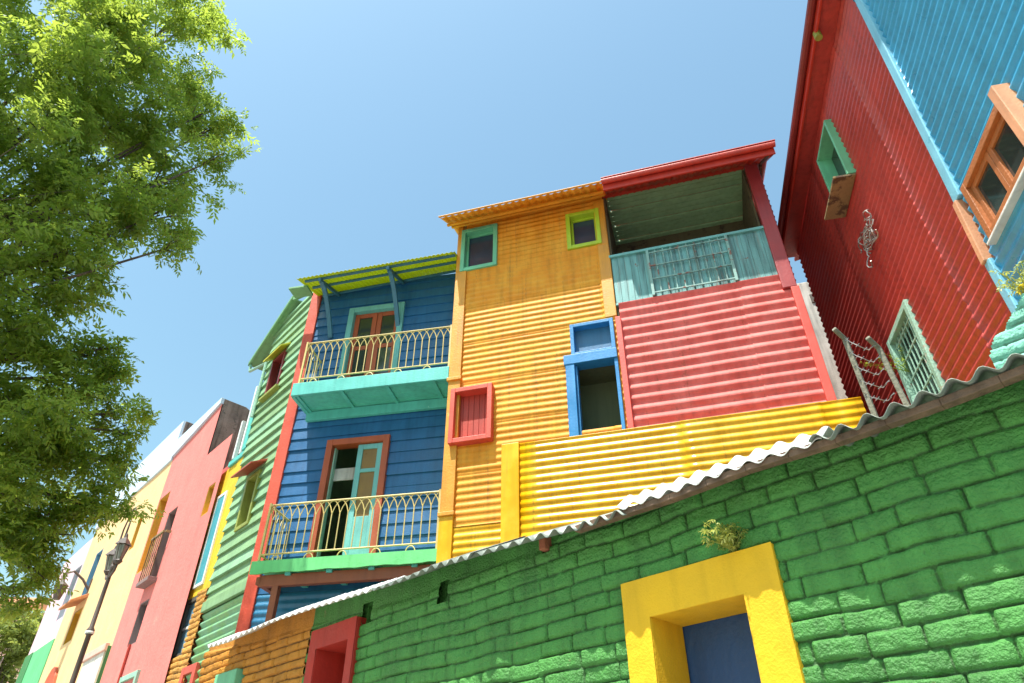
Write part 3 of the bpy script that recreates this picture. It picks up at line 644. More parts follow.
wq = CF.px(193, 668); T.part('window', frame_mb(wq[0]-.28, wq[0]+.28, wq[1]-1.2, wq[1]+.03, .11, -.06, .05), 'red_frame', label='small pink red window low in the brick', bevel=.006)
# ================================================================== STUCCO ROW (frame K)
def az(x, y): v = ray(x, y); return math.degrees(math.atan2(v[0], v[1]))
kp0 = K.uaz(-28.75); kp1 = K.uaz(-24.85); kps = K.uaz(-26.33)
kc0 = K.uaz(-32.2); kl0 = K.uaz(-33.35)
zpk = K.z(224, 399); zpk2 = K.z(207, 455.5); zpk3 = K.z(236, 431)
zcr = K.z(188, 419); 
print('row', kp0, kp1, kps, kc0, kl0, 'z', zpk, zpk2, zpk3, zcr)
def slot(T, u0, u1, z0, z1, reveal, fill, depth=.22, name='window', label=None, arch=False):
    """an opening cut deep in the stucco: reveal lining plus a leaf at the back"""
    m = MB(); e = .004
    m.box(u0, u0+.02, e, depth, z0, z1); m.box(u1-.02, u1, e, depth, z0, z1); m.box(u0+.02, u1-.02, e, depth, z1-.02, z1); m.box(u0+.02, u1-.02, e, depth, z0, z0+.02)
    o = T.part(name, m, reveal, label=label)
    T.part('pane' if 'pane' in fill or fill == 'steel_blue' else 'shutter', MB().box(u0+.02, u1-.02, depth-.03, depth, z0+.02, z1-.02), fill, o); return o
def wall_with(T, u0, u1, z0, z1, holes, mat, th=.25, label=None, ztop=None, name='wall'):
    us = [u0, u1]; zs = [z0, z1]
    for h in holes: us += [h[0], h[1]]; zs += [h[2], h[3]]
    us += lin(u0, u1, .6); us = [u for u in us if u0 <= u <= u1]; zs = [z for z in zs if z0 <= z <= z1]+lin(z0, z1, .6)
    m = MB().grid(us, zs, lambda U, Z: .0*U-.012*(vnoise(U*.9, Z*.9, 3)-.5), holes, ztop)
    return T.part(name, m, mat, label=label)
# pink
T = Thing('pink_house', 'salmon pink stucco house front with narrow tall windows, left of the narrow yellow house', 'house', K, (kp0+kp1)/2)
def S_(x0, y0, x1, y1, w=None):      # slot from a top pixel to a bottom pixel (on facade)
    a = K.px(x0, y0); b = K.px(x1, y1); uc = (a[0]+b[0])/2; return uc, b[1], a[1]
u1_, zz0, zz1 = S_(166, 495, 141, 571); s1 = (kp0+.06, u1_+.30, zz0, zz1)
u2_, a0, a1 = S_(176, 508, 160, 549); s2 = (u2_-.25, u2_+.25, K.z(146, 585), a1)
u3_, b0, b1 = S_(147, 600, 133, 644); s3 = (u2_-.25, u2_+.22, b0, b1)
u4_, c0, c1 = S_(213, 484, 203.5, 515); s4 = (u4_-.16, u4_+.16, c0, c1)
hs = [s1, s2, s3, s4]
def ztp(u): return np.interp(u, [kp0, kps, kps+1e-3, kp1], [zpk-.0, zpk, zpk2, zpk3])
wall_with(T, kp0, kps, 0, zpk, hs, 'pink_stucco')
wall_with(T, kps, kp1, 0, max(zpk2, zpk3), [s4], 'pink_stucco', ztop=lambda u: np.interp(u, [kps, kp1], [zpk2, zpk3]), label='lower right shoulder of the pink wall')
bnd = MB().prism([(kp0, K.z(176.5, 455)), (kps, zpk-.12), (kps, zpk+.02), (kp0, zpk+.02)], -.05, .02)
T.part('painted_cornice', bnd, 'pale_stucco', bevel=.004)
jag = [(.02, zpk2-.3), (.02, zpk+.015), (.5, zpk-.0), (.9, zpk-.2), (1.3, zpk-.22), (1.8, zpk-.55), (2.3, zpk-.6), (2.9, zpk-1.1), (3.4, zpk2-.3)]
m = MB(); n = len(jag); m.v = [(kps-.2, d, z) for d, z in jag]+[(kps+.003, d, z) for d, z in jag]; m.f = [tuple(range(n)), tuple(range(2*n-1, n-1, -1))]+[(i, i+n, (i+1) % n+n, (i+1) % n) for i in range(n)]
T.part('party_wall', m, 'dark_concrete', bevel=.01, label='bare dark concrete party wall above the shoulder')
T.part('body', MB().box(kp0+.02, kps-.21, .3, 3.4, 0, zpk-1.2).box(kps-.2, kp1, .3, 3.4, 0, zpk2-.3), 'pink_stucco')
slot(T, *s1, 'mustard', 'mustard', .35, label='tall mustard window recess'); so2 = slot(T, *s2, 'grey_reveal', 'grey_reveal', .32, 'door', 'tall dark balcony door')
slot(T, *s3, 'grey_reveal', 'steel_blue', .2, label='window below the small balcony'); slot(T, *s4, 'mustard', 'mustard', .15, label='small mustard slot high on the wall')
bz = s2[2]; m = MB().box(s2[0]-.08, s2[1]+.08, -.17, .0, bz-.08, bz)
b2 = T.part('balcony', m, 'grey_reveal', bevel=.006)
m = MB()
for u in lin(s2[0]-.06, s2[1]+.06, .14): m.tube([(u, -.14, bz), (u, -.14, bz+.85)], .012, 5)
for d in (-.14, -.14): m.tube([(s2[1]+.06, d, bz), (s2[1]+.06, d, bz+.85)], .012, 5); m.tube([(s2[0]-.06, d, bz), (s2[0]-.06, d, bz+.85)], .012, 5)
m.box(s2[0]-.08, s2[1]+.08, -.16, -.12, bz+.84, bz+.88); m.box(s2[1]+.1, s2[1]+.14, -.12, -.02, bz+.84, bz+.88)
T.part('railing', m, 'sill_wood', b2)
T.part('drainpipe', MB().tube([(u2_, -.03, b0), (u2_, -.03, 0)], .022, 8), 'red_panel')
wq = K.px(132, 674); T.part('window', frame_mb(wq[0]-.45, wq[0]+.45, wq[1]-1.3, wq[1], .09, -.05, .03), 'weathered_green', label='low weathered window frame', bevel=.005)
# cream
T = Thing('cream_house', 'cream stucco house front with pale blue top band, behind the street lamp', 'house', K, (kc0+kp0)/2)
dK = .0
cs = []
u_, z0_, z1_ = S_(99, 552, 83, 601); cs.append((u_-.3, u_+.3, z0_, z1_, 'steel_blue', 'steel_blue', 'tall blue window'))
u_, z0_, z1_ = S_(79, 610, 67, 643); cs.append((u_-.35, u_+.35, z0_, z1_, 'mustard', 'mustard', 'mustard recess under a tiled hood')); hood = (u_, z1_)
u_, z0_, z1_ = S_(140, 518, 131, 549); cs.append((u_-.12, u_+.2, z0_, z1_, 'mustard', 'mustard', 'short mustard slot behind the lamp'))
wall_with(T, kc0, kp0, 0, zcr, [c[:4] for c in cs], 'cream_stucco')
for c in cs: slot(T, *c[:4], c[4], c[5], .3, label=c[6])
T.part('painted_cornice', MB().prism([(kc0, K.z(173, 460)), (kp0, K.z(173, 460)), (kp0, zcr+.01), (kc0, zcr+.01)], -.04, .02), 'pale_stucco', bevel=.004)
m = MB(); jag = [(.02, zpk-.5), (.02, zcr+.015), (.6, zcr+.0), (1.2, zcr-.35), (2.2, zpk-.5)]; n = len(jag)
m.v = [(kp0-.2, d, z) for d, z in jag]+[(kp0+.012, d, z) for d, z in jag]; m.f = [tuple(range(n)), tuple(range(2*n-1, n-1, -1))]+[(i, i+n, (i+1) % n+n, (i+1) % n) for i in range(n)]
T.part('party_wall', m, 'dark_concrete', bevel=.01)
T.part('body', MB().box(kc0+.02, kp0-.21, .3, 3.2, 0, zcr-.6), 'cream_stucco')
ch = K.px(166, 441); T.part('chimney', MB().box(ch[0]-.5, ch[0]+.2, .02, .5, zcr-.2, ch[1]+.0), 'dark_concrete', bevel=.02)
m = MB().hexa([(hood[0]-.5, -.35, hood[1]+.02), (hood[0]+.5, -.35, hood[1]+.02), (hood[0]+.5, .0, hood[1]+.2), (hood[0]-.5, .0, hood[1]+.2), (hood[0]-.5, -.35, hood[1]+.08), (hood[0]+.5, -.35, hood[1]+.08), (hood[0]+.5, .0, hood[1]+.30), (hood[0]-.5, .0, hood[1]+.30)])
T.part('hood', m, 'tile_roof', bevel=.01)
def arch_leaf(T, u0, u1, ztop, mat, label, d=-.02):
    uc = (u0+u1)/2; r = (u1-u0)/2; pts = [(u0, 0.2), (u1, .2)]+[(uc+r*math.cos(q*math.pi/10), ztop-r*1.2+r*1.2*math.sin(q*math.pi/10)) for q in range(11)]
    o = T.part('shutter', MB().prism(pts, d-.04, .01), mat, label=label, bevel=.01)
q = K.px(112, 646); arch_leaf(T, K.u(112, 664)-.45, kp0-.02, q[1], 'dark_green', 'dark green arched shutter')
q = K.px(57, 667); arch_leaf(T, q[0]-.5, q[0]+.5, q[1], 'red_slot', 'red arched shutter')
q0 = K.px(85, 663); q1 = K.px(104.6, 656)
m = MB(); 
for u in lin(q0[0], q1[0], .12)[:-1]: m.box(u+.004, u+.114, -.03, .01, 1, q0[1])
wo = T.part('gate', m, 'white_wood', label='white boarded gate under a reddish lintel')
T.part('lintel', MB().box(q0[0]-.1, q1[0]+.1, -.07, .01, q0[1]+.003, q0[1]+.14), 'far_wall', wo, bevel=.01)
# pale pink and green, far end
T = Thing('pale_pink_house', 'pale pink stucco house front with green base, farthest of the row', 'house', K, (kl0+kc0)/2)
zg = K.z(40, 649); zl = K.z(84, 565)
u_, z0_, z1_ = S_(80, 566, 58, 620); sl = (kc0-.75, kc0-.1, z0_, z1_)
wall_with(T, kl0, kc0, zg, zl+.8, [sl], 'palepink_stucco'); slot(T, *sl, 'grey_slot', 'grey_slot', .3)
T.part('base_wall', MB().box(kl0, kc0, -.03, .2, 0, zg), 'green_stucco', bevel=.01)
q = K.px(31, 655); T.part('window', MB().box(q[0]-.4, q[0]+.4, -.05, 0, q[1]-1.4, q[1]), 'dark_green', bevel=.01)
T.part('body', MB().box(kl0+.02, kc0-.02, .3, 3.2, 0, zl+.5), 'palepink_stucco')
# ================================================================== BRICK WALL BESIDE THE CAMERA
top_px = [(212, 643.5), (260, 629), (300, 612), (345, 596), (376, 588), (416, 577), (436, 569.7), (466, 556), (520, 541), (560, 531), (605, 521), (685, 493), (760, 464), (845, 440), (931, 408), (1024, 371), (1100, 341)]
tu = np.array([G.u(*p) for p in top_px]); tz = np.array([G.z(*p) for p in top_px])
print('Gtop', np.round(tu, 2).tolist(), np.round(tz, 2).tolist())
gL = tu[0]; gR = tu[-1]+2.0
def gtop(u): return np.interp(u, tu, tz)
ugo = G.u(317, 615)                       # orange / green paint line
def gq(*pts, d=0): return quadrect(G, pts, d)
dy_ = -.045
ya = G.px(620.5, 581, dy_); yb = G.px(774, 544.5, dy_); yi0 = G.u(650, 620, dy_); yi1 = G.u(744, 597, dy_); yzi = (G.z(649, 615, dy_)+G.z(744, 596, dy_))/2
yz1 = (ya[1]+yb[1])/2
yo0 = G.u(624, 620, dy_); yo1 = G.u(784, 600, dy_)
print('yellow frame', yo0, yo1, yi0, yi1, yzi, yz1)
ro0 = G.u(313, 640, -.03); ro1 = G.u(357, 640, -.03); rz1 = (G.z(316, 629, -.03)+G.z(360, 619, -.03))/2
ri0 = G.u(318, 652, -.03); ri1 = G.u(349, 650, -.03); rzi = (G.z(317.4, 648, -.03)+G.z(349.8, 641.5, -.03))/2
hole_a = gq((365, 605), (374.7, 602), (373, 623), (364, 625)); hole_b = gq((442, 583), (451, 581), (452, 603), (443, 605)); hole_c = gq((545.6, 535), (553.8, 533), (553, 553), (546, 555))
zlo = 1.75
T = Thing('brick_wall', 'long lumpy painted brick wall, green then orange, capped with corrugated sheets', 'wall', G, (gL+gR)/2)
bfG = brick_field(seed=1, ch=.088, L0=.235, joint=.85, depth=.030)
def band(u):                              # smooth plaster band under the cap, only left of the near bricks
    return np.interp(u, [gL, ugo, G.u(445, 575), G.u(545, 540), G.u(575, 530), 9], [.10, .20, .17, .13, .0, .0])
def fdG(U, Z):
    D = bfG(U, Z); t = gtop(U)-Z; b = band(U); k = np.clip((b-t)/.03, 0, 1)
    P_ = -.018-.012*(vnoise(U*2.5, Z*3, 40)-.5)-.004*(vnoise(U*14, Z*14, 41)-.5)
    return D*(1-k)+P_*k
def gwall(u0, u1, step, holes):
    us = lin(u0, u1, step); zs = lin(zlo, float(tz.max())+.1, .0085)
    for h in holes: us += [h[0], h[1]]; zs += [h[2], h[3]]
    us = [u for u in us if u0-1e-6 <= u <= u1+1e-6]; return MB().grid(us, zs, fdG, holes, gtop)
holesG = [(yo0+.03, yo1-.03, 0, yz1-.03), (ro0+.03, ro1-.02, 0, rz1-.03), hole_a, hole_b, hole_c]
gl = G.u(236, 673); mzl = G.z(236, 673)
holesO = [(gl-.25, gl+.25, 0, mzl)]
um2 = G.u(545, 560)
g1 = gwall(ugo, um2, .013, holesG); g2 = gwall(um2, G.u(1024, 500)+.3, .0085, holesG); g3 = gwall(G.u(1024, 500)+.3, gR, .03, holesG)
for gg in (g2, g3): g1.add(gg.v, gg.f)
p1 = T.part('green_brickwork', g1, 'brick_green', smooth=True)
fdG0 = fdG; bfO = brick_field(seed=9, ch=.072, L0=.22, depth=.042, joint=1.0)
bfG_ = bfG; bfG = bfO
p2 = T.part('orange_brickwork', gwall(gL, ugo, .013, holesO), 'brick_orange', smooth=True)
def solidwall(m, u0, u1, holes, d0, d1):
    cuts = sorted(set([u0, u1]+[x for h in holes for x in (h[0], h[1]) if u0 < x < u1]+[x for x in tu if u0 < x < u1]))
    for a, b_ in zip(cuts[:-1], cuts[1:]):
        c = (a+b_)/2; hz = [h for h in holes if h[0] < c < h[1]]; z0 = 0 if not hz else hz[0][3]
        ta, tb = float(gtop(a))-.01, float(gtop(b_))-.01
        m.hexa([(a, d0, z0), (b_, d0, z0), (b_, d1, z0), (a, d1, z0), (a, d0, ta), (b_, d0, tb), (b_, d1, tb), (a, d1, ta)])
        if hz and hz[0][2] > .5: m.box(a, b_, d0, d1, 0, hz[0][2])
    return m
T.part('core', solidwall(MB(), gL, ugo, holesO, .03, .3), 'brick_orange')
T.part('core', solidwall(MB(), ugo+.001, gR, holesG, .03, .3), 'brick_green')
for h in (hole_a, hole_b): T.part('putlog_back', MB().box(h[0], h[1], .12, .14, h[2], h[3]), 'inner_dark')
T.part('beam_end', MB().box(hole_c[0]+.005, hole_c[1]-.005, -.07, .1, hole_c[2]+.01, hole_c[3]-.01), 'rust_wood', bevel=.008, label='rusty timber beam end')
# yellow surround
def rough_frame(u0, u1, i0, i1, zi, z1, d0, dback, zb=1.2):
    m = MB(); pts = [(u0, zb), (i0, zb), (i0, zi), (i1, zi), (i1, zb), (u1, zb), (u1, z1), (u0, z1)]
    # front as three boxes with slightly uneven faces
    def slab(a, b_, c, d):
        us = lin(a, b_, .03); zs = lin(c, d, .03)
        m.grid(us, zs, lambda U, Z: d0-.006*(vnoise(U*6, Z*6, 60)-.5)-.003*(vnoise(U*25, Z*25, 61)-.5))
    slab(u0, i0, zb, z1); slab(i1, u1, zb, z1); slab(i0, i1, zi, z1)
    m.box(u0, i0, d0+.006, dback, zb, z1-.002); m.box(i1, u1, d0+.006, dback, zb, z1-.002); m.box(i0, i1, d0+.006, dback, zi, z1-.002)
    return m
dd = .0
# recess depth: left reveal spans x 650..683 on the photograph
best = min([(abs(G.u(683, 619, d)-yi0), d) for d in np.arange(0, .6, .01)])[1]; print('recess', best)
fo = T.part('window_surround', rough_frame(yo0, yo1, yi0, yi1, yzi, yz1, dy_, best-.01), 'plaster_yellow', bevel=.006, label='thick yellow plaster surround of the blocked window')
T.part('panel', MB().box(yi0-.05, yi1+.05, best, best+.03, 1.0, yzi+.05), 'navy_panel', fo, label='dark blue panel')
fo = T.part('door_surround', rough_frame(ro0, ro1, ri0, ri1, rzi, rz1, -.055, .24), 'red_plaster', bevel=.006, label='red surround of the narrow doorway')
T.part('panel', MB().box(ri0-.05, ri1+.05, .245, .27, 1.0, rzi+.05), 'red_plaster', fo)
T.part('door_leaf', MB().box(ri0+(ri1-ri0)*.66, ri1, .20, .24, 1.0, rzi-.02), 'navy_panel', fo, bevel=.004)
T.part('window_hood', MB().box(gl-.22, gl+.22, -.10, .2, mzl-.9, mzl), 'mint_plaster', bevel=.01, label='mint green hood of a small window')
# cap sheets
def cap(ua, ub_, o, dback, k, mat, p=.11, amp=.016, seed=0, lift=0.0, top=False):
    """corrugated capping: front edge o proud of the wall, rising k times (wall height above eye / 3) towards the back"""
    m = MB(); n = int((ub_-ua)/p*8); rows = [-o, (dback-o)/2, dback]+([.25] if top else [])
    for d in rows:
        for i in range(n+1):
            u = ua+(ub_-ua)*i/n; g = float(gtop(u)); sl = (g-CAMZ)/3.0; zf = CAMZ+(g-CAMZ)*(1-o/3.0)+amp+lift; dk = min(d, dback)
            m.v.append((u, d+.012*(float(vnoise(np.array(u*1.5), np.array(d*2), seed))-.5), zf+(dk+o)*sl*k+amp*math.sin(2*math.pi*u/p+.3*math.sin(u*3))*(1+.3*math.sin(u*1.7+seed))+.006*math.sin(u*4.1+seed)))
    for j in range(len(rows)-1):
        for i in range(n): a = j*(n+1)+i; m.f.append((a, a+1, a+n+2, a+n+1))
    return m
wA = G.u(642, 508); wB = G.u(842, 440)
T.part('cap_sheet', cap(wB-.05, gR, .27, .3, .45, 0, seed=3, amp=.017, lift=.036), 'old_zinc', smooth=True, solid=.003, label='grey weathered cap sheet')
T.part('cap_sheet', cap(wA, wB, .25, -.12, 1.7, 0, seed=4, lift=.022, amp=.011, top=True), 'sunlit_zinc', smooth=True, solid=.003, label='tilted cap sheet with sun glare painted in')
T.part('cap_sheet', cap(G.u(500, 547), wA+.06, .26, .3, .9, 0, seed=5), 'old_zinc', smooth=True, solid=.003, label='dark middle cap sheet')
T.part('cap_sheet', cap(G.u(400, 580), G.u(505, 545), .28, .2, .93, 0, seed=6, p=.1), 'old_zinc', smooth=True, solid=.003)
T.part('cap_sheet', cap(gL+.6, G.u(405, 580), .28, .0, 1.03, 0, seed=7, p=.1, amp=.013, top=True), 'sunlit_zinc', smooth=True, solid=.003, label='far cap sheet with sun glare painted in')
def edge_board(ua, ub_, o, h):                # timber plate carried under the front edge of the sheets
    m = MB(); us = lin(ua, ub_, .22)
    for a, b_ in zip(us[:-1], us[1:]):
        za, zb3 = [CAMZ+(float(gtop(u))-CAMZ)*(1-o/3.0)-.004+.005*math.sin(u*5) for u in (a, b_)]
        m.hexa([(a, -o, za), (b_, -o, zb3), (b_, -o+.05, zb3), (a, -o+.05, za), (a, -o, za+h), (b_, -o, zb3+h), (b_, -o+.05, zb3+h), (a, -o+.05, za+h)])
    return m
T.part('cap_board', edge_board(wA-.3, gR, .235, .034), 'old_wood', bevel=.004)
# ================================================================== RIGHT HOUSE
uF = Rr.uaz(30.0); uM = Rr.uaz(44.6); uN = uM+7.5
zE = Rr.z(806, 240)
print('R', uF, uM, zE, Rr.z(833, 0))
T = Thing('corrugated_house', 'towering corrugated house at right, dark red side wall turning bright blue', 'house', Rr, (uF+uM)/2)
zE = (Rr.z(806, 240)+Rr.z(833, 0))/2
def rq(*p, d=0): return quadrect(Rr, p, d)
a = Rr.px(824.6, 162); b_ = Rr.px(831.6, 115); c_ = Rr.px(856, 174)
rw1 = (a[0], (b_[0]+c_[0])/2, c_[1], (a[1]+b_[1])/2)
a = Rr.px(892, 344.6); b_ = Rr.px(908.5, 295); c_ = Rr.px(940, 372)
rw2 = (a[0], (b_[0]+c_[0])/2, c_[1]-.5, (a[1]+b_[1])/2)
a = Rr.px(970, 187); b_ = Rr.px(998, 249); c_ = Rr.px(1007, 92)
rw3 = (uM+.12, c_[0]+.03, b_[1], (a[1]+c_[1])/2-.04)
print('rw', rw1, rw2, rw3)
T.part('wall', corr(uF, uM+.18, 1.5, zE+.1, [(q[0]+.02, q[1]-.02, q[2]+.02, q[3]-.02) for q in (rw1, rw2)], p=.112, amp=.013, seed=31), 'red_sheet', smooth=True, label='dark red corrugated wall sheets')
def lean(z): return float(np.interp(z, [5.5, 10.5], [-.08, .32]))
bw = corr(uM+.04, uN, 1.5, zE+.1, [(rw3[0]+.02, rw3[1]-.02, rw3[2]+.02, rw3[3]-.02)], p=.122, amp=.0145, seed=32, d=-.055)
bw.v = [(u+lean(z) if u < uM+.06 else u, d, z) for u, d, z in bw.v]
T.part('wall', bw, 'sky_sheet', smooth=True, label='bright blue corrugated wall sheets')
zpt = rw3[3]; zpb = rw3[2]
def slant(a, b, d0, z0, z1):
    l0, l1 = lean(z0), lean(z1)
    return MB().hexa([(uM+a+l0, d0, z0), (uM+b+l0, d0, z0), (uM+b+l0, 0, z0), (uM+a+l0, 0, z0), (uM+a+l1, d0, z1), (uM+b+l1, d0, z1), (uM+b+l1, 0, z1), (uM+a+l1, 0, z1)])
T.part('trim_board', slant(-.07, .06, -.09, zpt, zE), 'sky_trim', bevel=.01)
T.part('trim_board', slant(-.07, .03, -.088, 1.5, zpb-.05), 'sky_trim', bevel=.01)
T.part('trim_board', slant(-.07, .0, -.11, zpb-.05, zpt), 'peach_trim', bevel=.008, label='peach coloured board beside the window')
T.part('side_wall', MB().box(uF-.02, uF+.04, .03, 6, 0, zE), 'red_sheet')
T.part('roof', MB().hexa([(uF-.3, -.0, zE+.05), (uN, 0, zE+.05), (uN, 6, zE+1.6), (uF-.3, 6, zE+1.6), (uF-.3, 0, zE+.1), (uN, 0, zE+.1), (uN, 6, zE+1.65), (uF-.3, 6, zE+1.65)]), 'red_sheet')
T.part('back_wall', MB().box(uF, uN, 5.9, 6, 0, zE+1.5), 'inner_dark')
os_ = .0
# soffit reaching out over the alley
best = min([(abs(Rr.z(805, 105, -d)-zE), d) for d in np.arange(.05, 1.5, .02)])[1]; print('soffit', best)
sof = T.part('soffit', MB().box(uF-.12, uN, -best, -.0, zE, zE+.03), 'red_sheet', bevel=.004)
T.part('fascia', MB().box(uF-.14, uN, -best-.035, -best, zE-.05, zE+.12), 'red_beam', sof, bevel=.006)
T.part('gutter', MB().tube([(uF-.2, -best-.09, zE+.08), (uN, -best-.09, zE+.10)], .055, 10), 'dark_red', sof)
wo = window(T, *rw1, .045, 'mint_frame', 'pane_dark', -.11, .12, .09, 'small mint framed window above a wide timber sill')
T.part('sill', MB().box(rw1[0]-.02, rw1[1]+.0, -.30, -.02, rw1[2]-.05, rw1[2]-.015), 'sill_wood', wo, label='wide bare timber sill board', bevel=.004)
wo = window(T, *rw2, .075, 'weathered_green', 'pane_dark', -.06, .12, .09, 'weathered green window behind pale bars')
m = MB(); 
for u in lin(rw2[0]+.12, rw2[1]-.12, .11): m.tube([(u, -.0, rw2[2]+.05), (u, -.0, rw2[3]-.08)], .009, 5)
for z in lin(rw2[2]+.1, rw2[3]-.15, .3): m.box(rw2[0]+.07, rw2[1]-.07, -.01, .01, z-.01, z+.01)
T.part('bars', m, 'weathered_green', wo)
fo = T.part('window', frame_mb(rw3[0], rw3[1], rw3[2], rw3[3], .075, -.10, .06), 'orange_wood', bevel=.006, label='orange wooden casement in the blue wall')
for k in range(2):
    a = rw3[0]+.075+(rw3[1]-rw3[0]-.15)*k/2; b_ = a+(rw3[1]-rw3[0]-.15)/2
    T.part('sash', frame_mb(a+.003, b_-.003, rw3[2]+.075, rw3[3]-.075, .055, -.06, -.01), 'orange_wood', fo, bevel=.004)
    T.part('pane', MB().box(a+.05, b_-.05, -.035, -.025, rw3[2]+.12, rw3[3]-.12), 'pane_dark', fo)
T.part('sill', MB().box(rw3[0]-.02, rw3[1]+.0, -.125, -.02, rw3[2]-.028, rw3[2]-.003), 'white_trim', fo, bevel=.005)
T.part('casing_board', MB().box(rw3[1], rw3[1]+.09, -.17, -.02, rw3[2]-.2, rw3[3]+.02), 'peach_trim', fo, bevel=.006)
c_ = Rr.px(827, 12); T.part('vent_pipe', MB().tube([(c_[0], -.25, zE-.12), (c_[0], -.25, zE+.0)], .05, 10), 'olive_frame')
# tangle of wire on the red wall
rg = random.Random(5); m = MB(); q = Rr.px(875, 236)
for k in range(11):
    cu, cz = q[0]+rg.uniform(-.14, .14), q[1]+rg.uniform(-.13, .1); ph = rg.uniform(0, 6); ra, rb = rg.uniform(.12, .30), rg.uniform(.08, .18); ti = rg.uniform(-.8, .8); arc = rg.uniform(2.5, 6)
    m.tube([(cu+ra*math.cos(ph+arc*s/14)*math.cos(ti)-rb*math.sin(ph+arc*s/14)*math.sin(ti), -.05-.05*abs(math.sin(s*.7+k)), cz+ra*math.cos(ph+arc*s/14)*math.sin(ti)+rb*math.sin(ph+arc*s/14)*math.cos(ti)) for s in range(15)], .009, 5)
m.box(q[0]-.05, q[0]+.05, -.05, .0, q[1]-.06, q[1]-.0)
solo('wire_coil', m, 'wire', Rr, q[0], 0, q[1], 'tangled coil of silvery wire hanging on the dark red wall', 'wire')
# ================================================================== ALLEY: concrete block, fence posts, aqua pier
AL = Frame(-74, 12.5)
q0 = AL.px(790, 281); q1 = AL.px(845, 278)
T = Thing('concrete_house', 'plain grey concrete house wall closing the alley behind the pink bay', 'house', AL, q0[0])
zc = (q0[1]+q1[1])/2
T.part('wall', MB().box(q0[0]-2.5, q1[0]+2.0, 0, .3, 0, zc), 'grey_concrete', bevel=.03)
q = AL.px(815, 298); T.part('vent', MB().box(q[0]-.09, q[0]+.09, -.03, .0, q[1]-.12, q[1]+.1), 'inner_dark')
T.part('body', MB().box(q0[0]-2.5, q1[0]+2.0, .3, 4, 0, zc-.3), 'grey_concrete')
BW = Frame(-44, 4.35)
p1a = BW.px(838, 332); p1b = BW.px(846, 394); p2a = BW.px(872, 341); p2b = BW.px(888, 396)
T = Thing('alley_wall', 'low unpainted brick wall behind the corrugated caps', 'wall', BW, (p1a[0]+p2a[0])/2)
T.part('masonry', MB().box(p1a[0]-1.2, p2a[0]+2.6, 0, .2, 0, min(p1b[1], p2b[1])-.35), 'brick_ochre', bevel=.02)
T = Thing('barbed_wire_fence', 'two short concrete posts strung with sagging barbed wire before the red wall', 'fence', BW, (p1a[0]+p2a[0])/2, .1, z0=min(p1b[1], p2b[1])-.35)
zb_ = min(p1b[1], p2b[1])-.35
for (ua_, zt_), lean in ((p1a, .02), (p2a, .05)):
    T.part('post', MB().beam((ua_+lean, .1, zb_), (ua_, .1, zt_), .034, .034, up=(0, 1, 0)).beam((ua_, .1, zt_-.01), (ua_-.02, .0, zt_+.04), .034, .034, up=(0, 1, 0)), 'old_post', bevel=.008)
for k in range(5):
    t = k/5; za = p1a[1]-(p1a[1]-zb_)*t*.62; zb2 = p2a[1]-(p2a[1]-zb_)*t*.62-.01; m = MB()
    pts = [(p1a[0]+(p2a[0]-p1a[0])*s/12, .07+.02*math.sin(s), za+(zb2-za)*s/12-.055*math.sin(math.pi*s/12)) for s in range(13)]
    m.tube(pts, .0032, 5)
    for p_ in pts[1:-1:2]: m.beam((p_[0]-.012, p_[1]-.01, p_[2]-.014), (p_[0]+.012, p_[1]+.01, p_[2]+.014), .004)
    T.part('wire', m, 'wire')
PW = Frame(-44, 3.75)
pp = [PW.px(*a) for a in ((990, 356), (997, 340), (1006, 330), (1012, 314), (1018, 304), (1026, 296), (1060, 288))]; q = pp[0]
us = lin(q[0], q[0]+1.2, .012); zs = lin(2.2, pp[-1][1]+.12, .012); bfp = brick_field(seed=55, ch=.075, L0=.2, depth=.03)
tp = lambda u: np.interp(u, [a[0] for a in pp], [a[1] for a in pp])+.035*(vnoise(u*22, u*0, 4)-.5)
T = Thing('brick_pier', 'rough aqua painted brick pier top behind the corrugated cap at right edge', 'pier', PW, q[0]+.6)
T.part('brickwork', MB().grid(us, zs, bfp, (), tp), 'aqua_brick', smooth=True)
T.part('core', MB().box(q[0]+.03, q[0]+1.2, .035, .4, 0, q[1]-.05).box(pp[4][0], q[0]+1.19, .035, .4, q[1]-.05, pp[3][1]-.02), 'aqua_brick', bevel=.02)
